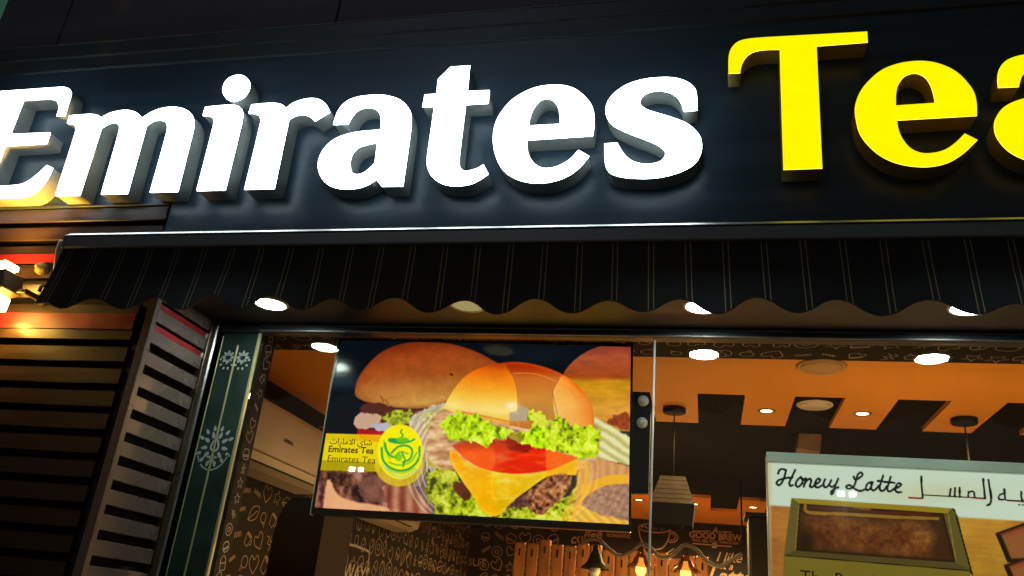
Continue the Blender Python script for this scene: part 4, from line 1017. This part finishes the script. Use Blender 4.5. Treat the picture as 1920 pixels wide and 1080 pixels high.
class Rib:
    def __init__(s): s.v = []; s.f = []
    def line(s, P, wd):
        P = [np.array(p, float) for p in P]; n = len(P); k = len(s.v)
        for i in range(n):
            d = P[min(i + 1, n - 1)] - P[max(i - 1, 0)]; d = d / max(1e-9, np.linalg.norm(d)); nn = np.array([-d[1], d[0]]) * wd / 2
            s.v += [tuple(P[i] + nn), tuple(P[i] - nn)]
        s.f += [(k + 2 * i, k + 2 * i + 1, k + 2 * i + 3, k + 2 * i + 2) for i in range(n - 1)]
    def doodles(s, u0, u1, v0, v1, cell, wd, skip=()):
        nu = max(1, int((u1 - u0) / cell)); nv = max(1, int((v1 - v0) / cell))
        for i in range(nu):
            for j in range(nv):
                cx = u0 + (i + .5) * (u1 - u0) / nu + random.uniform(-.1, .1) * cell; cy = v0 + (j + .5) * (v1 - v0) / nv + random.uniform(-.1, .1) * cell
                if any(a <= cx <= b and c_ <= cy <= d for a, b, c_, d in skip): continue
                a = random.uniform(-.7, .7); sc_ = cell * random.uniform(.72, 1.02)
                for L in doodle(random.randrange(11)):
                    s.line([(cx + sc_ * (p[0] * math.cos(a) - p[1] * math.sin(a)), cy + sc_ * (p[0] * math.sin(a) + p[1] * math.cos(a))) for p in L], wd)
    def build(s, name, mt, fn, parent):
        me = bpy.data.meshes.new(name); me.from_pydata([fn(*p) for p in s.v], [], s.f); o_ = link(name, me, mt, parent); o_['kind'] = 'stuff'; return o_
# bulkhead underside print
r = Rib(); r.doodles(XLW + .1, XRW - .1, YG + .05, 4.15, .125, .0045); r.build('doodle_print', 'print', lambda u, v: (u, v, ZC - .006), bulk)
# column side print
r = Rib(); r.doodles(YG + .045, 3.785, .2, 2.96, .075, .0045); r.build('doodle_print', 'print', lambda u, v: (XCc + .002, u, v), colm)
# left wall print
r = Rib(); r.doodles(3.9, 5.6, .2, 2.36, .135, .006); r.doodles(5.6, 10.2, .2, 2.95, .17, .008); r.build('doodle_print', 'print2', lambda u, v: (XLW + .002, u, v), lwall)
# back wall print with lettering
def bw(px, py): q_ = onY(px, py, YBW); return float(q_[0]), float(q_[2])
skips = [(*sorted((bw(1290, 1010)[0], bw(1395, 1010)[0])), bw(1340, 1050)[1] , 2.95), (bw(1195, 1000)[0], bw(1280, 1000)[0], bw(1230, 1045)[1], 2.95),
         (bw(1325, 1070)[0], bw(1445, 1070)[0], 1.4, 2.62), (bw(1050, 1000)[0], bw(1195, 1000)[0], bw(1100, 1030)[1], 2.95)]
r = Rib(); r.doodles(XLW + .1, XRW - .1, .4, 2.93, .165, .009, skips)
cxw, czw = bw(1230, 1010); S_ = .50
for L in ([(-.42, .26), (-.36, -.02), (-.2, -.22), (.12, -.22), (.28, -.02), (.33, .22)],):
    r.line([(cxw + S_ * p[0], czw + S_ * p[1]) for p in spline(L, False, 5)], .016)
r.line([(cxw - .045 * S_ + S_ * p[0], czw + .24 * S_ + S_ * p[1]) for p in circ(0, 0, .375, .10)], .014)
r.line([(cxw + S_ * p[0], czw + S_ * p[1]) for p in circ(.36, .06, .15, .12, -2.0, 1.7)], .014); r.line([(cxw + S_ * p[0], czw + S_ * p[1]) for p in circ(.36, .06, .09, .07, -2.0, 1.7)], .012)
r.line([(cxw + S_ * p[0], czw + S_ * p[1]) for p in spline([(-.3, -.2), (-.2, -.34), (.2, -.34), (.42, -.2)], False, 5)], .014)
r.line([(cxw + S_ * p[0], czw + S_ * p[1]) for p in spline([(-.28, -.3), (-.1, -.4), (.2, -.4)], False, 5)], .012)
for k in range(7): r.line([(cxw + S_ * (-.36 + .09 * k), czw + S_ * (.24 + .04 * (k % 2))), (cxw + S_ * (-.30 + .09 * k), czw + S_ * (.27 - .05 * (k % 2)))], .018)
for (pa, pb) in (((1298, 996), (1332, 996)), ((1347, 997), (1372, 998)), ((1298, 1019), (1372, 1025))):
    r.line([bw(*pa), bw(*pb)], .014)
r.line([bw(1336, 1020), bw(1343, 1020), bw(1342, 1026), bw(1337, 1026), bw(1336, 1020)], .03)
r.build('doodle_print', 'print2', lambda u, v: (u, YBW - .003, v), bwall)
def wall_text(txt, px, py, size, shear=0, bold=0, mt='print2', rot=0):
    u, v = bw(px, py); o = link('wall_lettering', text_mesh(txt, size, shear, bold), mt, bwall); o.location = (u, YBW - .005, v); o.rotation_euler = (0, rot, 0)
wall_text('GOOD BREW', 1341, 1006, .098, 0, .004); wall_text('WILL SEE YOU THROUGH', 1341, 1016, .046, 0, .001); wall_text('A', 1340, 995, .10, .3, .002)
wall_text('I like', 1366, 1046, .15, .35, .001); wall_text('it a', 1362, 1062, .11, .35, .001); wall_text('Latte', 1366, 1082, .24, .35, .004)
wall_text('coffee', 1098, 1007, .16, .3, .003, rot=math.radians(-14)); wall_text('ROMANTIC', 1160, 1005, .055, 0, .002); wall_text('coffee', 812, 1062, .24, .3, .004, rot=math.radians(2))
wall_text('BUT', 893, 1055, .14); wall_text('you', 720, 1058, .15, .2, .003)
# left wall lettering frame
lf = onX(660, 1062, XLW); r = Rib()
r.line([(lf[1] + a_, lf[2] + b_) for a_, b_ in spline([(-.33, -.3), (-.33, .1, ), (-.3, .15), (.3, .15), (.33, .1), (.33, -.3)], False, 5)], .02); r.build('doodle_print', 'print', lambda u, v: (XLW + .004, u, v), lwall)
o = link('wall_lettering', text_mesh('ALWAYS', .2, 0, .002), 'print', lwall); o.location = (XLW + .004, lf[1], lf[2] - .06); o.rotation_euler = (0, 0, math.radians(90))

# ---- air conditioners on the left wall
def aircon(y0, y1, label):
    t = thing('air_conditioner', label, 'air conditioner', (XLW + .002, (y0 + y1) / 2, 2.34), 'wall air conditioners')
    X1 = -2.60
    m = MB(); m.prism([(2.775, XLW + .008), (2.775, X1 - .03), (2.765, X1 - .008), (2.74, X1), (2.47, X1 + .002), (2.46, X1 - .004), (2.46, XLW + .008)], y0, y1, 1); bd_ = child_abs(m.build('body', 'plastic_w'), t)
    m = MB(); m.prism([(2.452, XLW + .008), (2.452, X1 - .006), (2.40, X1 - .02), (2.37, X1 - .08), (2.36, XLW + .008)], y0 + .004, y1 - .004, 1); child_abs(m.build('louvre_flap', 'plastic_w'), t)
    m = MB(); m.box(XLW + .02, X1 - .03, y0 + .01, y1 - .01, 2.4525, 2.4595); child_abs(m.build('slot', 'black'), t)
    m = MB(); m.box(X1 - .03, X1 - .011, y0 + .03, y1 - .2, 2.396, 2.402); child_abs(m.build('slot', 'black'), t)
    o = link('badge', text_mesh('GENERAL', .032, 0, .001), 'ink', bd_); o.rotation_euler = (0, 0, math.radians(90)); o.location = (X1 + .0035, (y0 + y1) / 2 + .03, 2.585)
aircon(4.02, 5.48, 'cream wall air conditioner left of the burger screen')
aircon(5.95, 7.55, 'second cream air conditioner whose end peeks out below the screen')

# ---- dark cabinet below the air conditioner
qa, qb = onY(520, 930, 4.35), onY(600, 985, 4.35)
m = MB()
px0, px1 = float(onY(505, 1040, 4.35)[0]), float(onY(598, 1030, 4.35)[0]); ztp = float(onY(560, 932, 4.35)[2])
pr = [(.13, px0), (ztp - .22, px0)] + [(ztp - .22 + .22 * math.sin(math.radians(a)), px0 + .10 - .10 * math.cos(math.radians(a))) for a in range(15, 91, 15)] + [(ztp, px1 - .02), (ztp - .02, px1), (.13, px1)]
cb = thing('tall_cabinet', 'tall dark brown cabinet with rounded top left of the screen', 'cabinet', ((px0 + px1) / 2, 4.4, .13))
m.prism(pr, 4.35, 4.75, 1); child_abs(m.build('carcass', 'darkbrown'), cb)
m = MB(); m.box(px0 + .03, px1 - .03, 4.343, 4.3495, .2, ztp - .24, .002); dr = child_abs(m.build('door', 'darkbrown'), cb)
m = MB(); m.tube([(px1 - .06, 4.325, 1.0), (px1 - .06, 4.325, 1.25)], .008, 8); m.build('handle', 'steel', dr)

# ---- ceiling spots and discs
def spot(X, Y, label, energy=14):
    t = thing('ceiling_spot', label, 'ceiling spot', (X, Y, ZC), 'warm spots in the orange ceiling')
    m = MB(); m.lathe([(.036, .0), (.036, -.004), (.052, -.006), (.055, 0)], (0, 0, 0), 20); m.build('rim', 'brownlamp', t)
    m = MB(); m.disc((0, 0, -.003), .0355, 20); m.build('lens', 'spot', t)
    L = bpy.data.lights.new('spot_glow', 'SPOT'); L.energy = energy; L.color = (1, .60, .25); L.spot_size = math.radians(168); L.spot_blend = .5; L.shadow_soft_size = .03
    lo = bpy.data.objects.new('spot_glow', L); COL.objects.link(lo); lo.parent = t; lo.location = (0, 0, -.012)
for (X, Y, lab) in ((.361, 5.16, 'lit spot in the orange tab left of the white ceiling disc'), (.912, 5.15, 'lit spot in the orange tab right of the white ceiling disc'),
                    (-.688, 8.87, 'far lit spot just right of the screen edge'), (-.118, 8.93, 'far lit spot half behind the slatted lampshade'), (.466, 8.91, 'far lit spot beside the lightbox corner'),
                    (-1.30, 5.16, 'lit ceiling spot hidden behind the screen'), (2.02, 5.16, 'lit ceiling spot beyond the right picture edge')):
    spot(X, Y, lab, 80 if X < -1 else 310)
for (X, Y, rr, lab) in ((.574, 4.26, .125, 'round flush disc near the front of the orange ceiling'), (.636, 5.09, .105, 'round white disc in the black notch between two spots')):
    t = thing('ceiling_speaker', lab, 'ceiling speaker', (X, Y, ZC), 'round ceiling speakers')
    mt = 'brownlamp' if Y < 4.5 else 'plastic_w'
    zz_ = 0 if Y < 4.5 else .03
    M['spk'] = M.get('spk') or mat('tan_grille', (.42, .24, .10), .6)
    m = MB(); m.lathe([(0, zz_ - .016), (rr * .78, zz_ - .015), (rr * .8, zz_ - .011)], (0, 0, 0), 32); m.build('grille', 'spk' if Y < 4.5 else 'plastic_w', t)
    m = MB(); m.lathe([(rr * .81, zz_ - .008), (rr * .9, zz_ - .014), (rr, zz_ - .006), (rr, zz_ - .001)], (0, 0, 0), 32); m.build('rim', 'spk' if Y < 4.5 else 'plastic_w', t)

# ---- pendant lamps
def pendant(X, Y, drop, label):
    t = thing('pendant_lamp', label, 'pendant lamp', (X, Y, ZC), 'slatted pendant lamps')
    m = MB(); m.lathe([(0, -.035), (.066, -.035), (.072, -.030), (.072, -.002)], (0, 0, 0), 24); m.build('ceiling_rose', 'black', t)
    m = MB(); m.tube([(0, 0, -.03), (0, 0, -drop)], .004, 6); m.build('cord', 'black', t)
    sh = MB(); n = 6; za_, zb2 = -drop, -drop - .17
    for k in range(n):
        z0 = za_ + (zb2 - za_) * k / n; z1 = za_ + (zb2 - za_) * (k + .86) / n
        w0 = .075 + .055 * k / n; w1 = .075 + .055 * (k + .86) / n
        vs = [(sx * w_, sy * w_, z_) for z_, w_ in ((z0, w0), (z1, w1)) for sx, sy in ((-1, -1), (1, -1), (1, 1), (-1, 1))]
        vs += [(sx * (w_ - .008), sy * (w_ - .008), z_) for z_, w_ in ((z0, w0), (z1, w1)) for sx, sy in ((-1, -1), (1, -1), (1, 1), (-1, 1))]
        fs = []
        for q in range(4):
            q2_ = (q + 1) % 4
            fs += [(q, q2_, 4 + q2_, 4 + q), (8 + q2_, 8 + q, 12 + q, 12 + q2_), (q2_, q, 8 + q, 8 + q2_), (4 + q, 4 + q2_, 12 + q2_, 12 + q)]
        sl_ = MB(); sl_.add(vs, fs); sl_.build('shade_slat', 'lampwood', t)
    m = MB(); m.add([(-.074, -.074, za_ + .002), (.074, -.074, za_ + .002), (.074, .074, za_ + .002), (-.074, .074, za_ + .002)], [(0, 1, 2, 3)]); m.build('shade_top', 'black', t)
    m = MB(); m.add([(sx * w_, sy * w_, z_) for z_, w_ in ((zb2, .13), (zb2 - .12, .118)) for sx, sy in ((-1, -1), (1, -1), (1, 1), (-1, 1))], [(0, 1, 5, 4), (1, 2, 6, 5), (2, 3, 7, 6), (3, 0, 4, 7)]); m.build('shade_skirt', 'black', t)
pz = onY(1265, 897, 5.17)
pendant(-.197, 5.17, ZC - float(pz[2]), 'dark slatted pendant lampshade hanging between screen and lightbox')
pendant(1.476, 5.19, .62, 'pendant lamp with round black rose above the lightbox')
q_ = onY(1516, 826, 5.9)
bl = thing('hanging_box_lamp', 'small brown box lamp hanging behind the lightbox top edge', 'hanging lamp', (float(q_[0]), 5.9, ZC))
dz = ZC - float(q_[2])
m = MB(); m.tube([(0, 0, .03), (0, 0, -dz + .08)], .004, 6); m.build('cord', 'black', bl)
m = MB(); rotbox(m, 0, 0, -dz, .075, .07, .085, math.radians(7)); m.build('shade', 'brownlamp', bl)

def smoke():
    m = mat('smoked_glass_shade', (.05, .035, .025), .2); n, l = m.node_tree.nodes, m.node_tree.links
    t = n.new('ShaderNodeBsdfTransparent'); t.inputs[0].default_value = (.85, .68, .5, 1); x = n.new('ShaderNodeMixShader'); x.inputs[0].default_value = .72
    l.new(n['Principled BSDF'].outputs[0], x.inputs[1]); l.new(t.outputs[0], x.inputs[2]); l.new(x.outputs[0], n['Material Output'].inputs[0]); return m
# ---- wavy pipe with cone lamps, boards behind
YW = 7.6
def wp(px, py): q_ = onY(px, py, YW); return (float(q_[0]), YW, float(q_[2]))
rp = thing('wavy_pipe', 'grey wavy pipe carrying the cone lamps at the bottom of the picture', 'pipe', wp(1200, 1020))
pth = spline([(1088, 1019), (1105, 1012), (1122, 1012), (1142, 1030), (1163, 1042), (1185, 1032), (1205, 1020), (1222, 1030), (1240, 1046), (1262, 1040), (1284, 1022), (1305, 1030), (1325, 1052), (1350, 1062), (1372, 1050), (1392, 1038)], False, 5)
m = MB(); m.tube([wp(*p) for p in pth], .017, 10); child_abs(m.build('pipe', 'rope'), rp)
for p_ in (wp(1392, 1038), wp(1088, 1019)):
    m = MB(); m.tube([p_, (p_[0], YW + .1, ZC + .03)], .008, 8); child_abs(m.build('hanger', 'black'), rp)
for px, py, bx, by, lit, lab in ((1118, 1020, 1118, 1068, 0, 'dark cone lamp hanging in front of the orange boards'), (1203, 1022, 1201, 1066, 1, 'glowing filament bulb lamp left of the pair'), (1286, 1026, 1284, 1073, 1, 'glowing filament bulb lamp right of the pair')):
    a_ = wp(px, py); b_ = wp(bx, by); dz = a_[2] - b_[2]
    t = thing('cone_lamp', lab, 'cone lamp', a_, 'cone lamps on the wavy pipe')
    m = MB(); m.lathe([(.022, -.01), (.026, -.05), (.04, -.075), (.075, -dz * .72), (.132, -dz * .98), (.126, -dz * .98), (.07, -dz * .72), (.03, -.075)], (0, 0, 0), 20)
    M['smoke'] = M.get('smoke') or smoke()
    m.build('shade', 'black' if not lit else 'smoke', t)
    m = MB(); m.lathe([(0, -dz - .07), (.03, -dz - .058), (.047, -dz - .025), (.045, -dz + .01), (.025, -dz + .05), (.018, -dz + .09)], (0, 0, 0), 18)
    m.build('bulb', 'bulb' if lit else 'alu_l', t)
    if lit:
        L = bpy.data.lights.new('bulb_glow', 'POINT'); L.energy = 9; L.color = (1, .5, .12); L.shadow_soft_size = .05
        lo = bpy.data.objects.new('bulb_glow', L); COL.objects.link(lo); lo.parent = t; lo.location = (0, 0, -dz - .16)
YP = 8.3
bd = thing('board_partition', 'upright orange lit wooden boards with uneven tops below the screen', 'partition', (float(onY(1035, 1060, YP)[0]), YP, .13))
xa_, xb_ = float(onY(962, 1040, YP)[0]), float(onY(1330, 1040, YP)[0])
nb_ = 15; bwid = (xb_ - xa_) / nb_
for k in range(nb_):
    ztop_ = float(onY(1035, 1018, YP)[2]) + random.uniform(-.035, .045) - (0.03 if k > 6 else 0)
    m = MB(); m.box(xa_ + k * bwid + .006, xa_ + (k + 1) * bwid - .006, YP + random.uniform(0, .012), YP + .035, .13, ztop_, .012)
    child_abs(m.build('board', 'wood'), bd)
    m = MB(); xm_ = xa_ + (k + .5) * bwid; m.box(xm_ - .008, xm_ + .008, YP - .003, YP + .003, ztop_ - .13, ztop_ - .06, .002); child_abs(m.build('slot', 'black'), bd)
# ---- dark speaker column near the lightbox
YQ = 8.0
qx0, qx1 = float(onY(1405, 1040, YQ)[0]), float(onY(1470, 1040, YQ)[0]); qz = float(onY(1420, 968, YQ)[2])
m = MB(); m.box(qx0, qx1, YQ, YQ + .4, .13, qz, .02)
sk = thing('dark_pillar', 'plain black pillar behind the left edge of the lightbox', 'pillar', ((qx0 + qx1) / 2, YQ, .13))
child_abs(m.build('shaft', 'black'), sk)
m = MB(); m.box(qx0 - .03, qx1 + .03, YQ - .03, YQ + .43, qz + .002, min(qz + .03, ZC - .004), .006); child_abs(m.build('cap', 'black'), sk)

# ================================================================== STREET LAMPS (behind the viewer, mirrored in the glass)
def street_lamp(px, py, Yl, label):
    g_ = onY(px, py, YG); d = ray(px, py); k_ = (YG - Yl) / d[1]
    P_ = (g_[0] + d[0] * k_, Yl, g_[2] + d[2] * k_)
    t = thing('street_lamp', label, 'street lamp', (P_[0], Yl - .4, 0), 'street lamps across the road')
    h = P_[2]
    m = MB(); m.lathe([(.10, 0), (.10, .3), (.06, .35), (.045, h + .12), (0, h + .14)], (0, 0, 0), 12); m.build('pole', 'alu', t)
    m = MB(); m.tube([(-.32, .1, h + .08), (0, 0, h + .06), (.32, .1, h + .08)], .025, 8); m.build('cross_arm', 'alu', t)
    for sx in (-1, 1):
        m = MB(); m.box(sx * .10 - .085, sx * .10 + .085, .1, .38, h - .02, h + .06, .02); hd_ = m.build('lamp_head', 'alu', t)
        m = MB(); m.box(sx * .10 - .06, sx * .10 + .06, .381, .40, h - .045, h + .045, .004); m.build('lens', 'street', hd_)
M['street'] = emis('lit_street_lens', (.9, 1, .97), 40)
street_lamp(1588, 926, -9.0, 'twin headed street lamp mirrored in the latte lightbox glass')
street_lamp(668, 880, -9.0, 'twin headed street lamp mirrored in the screen glass')
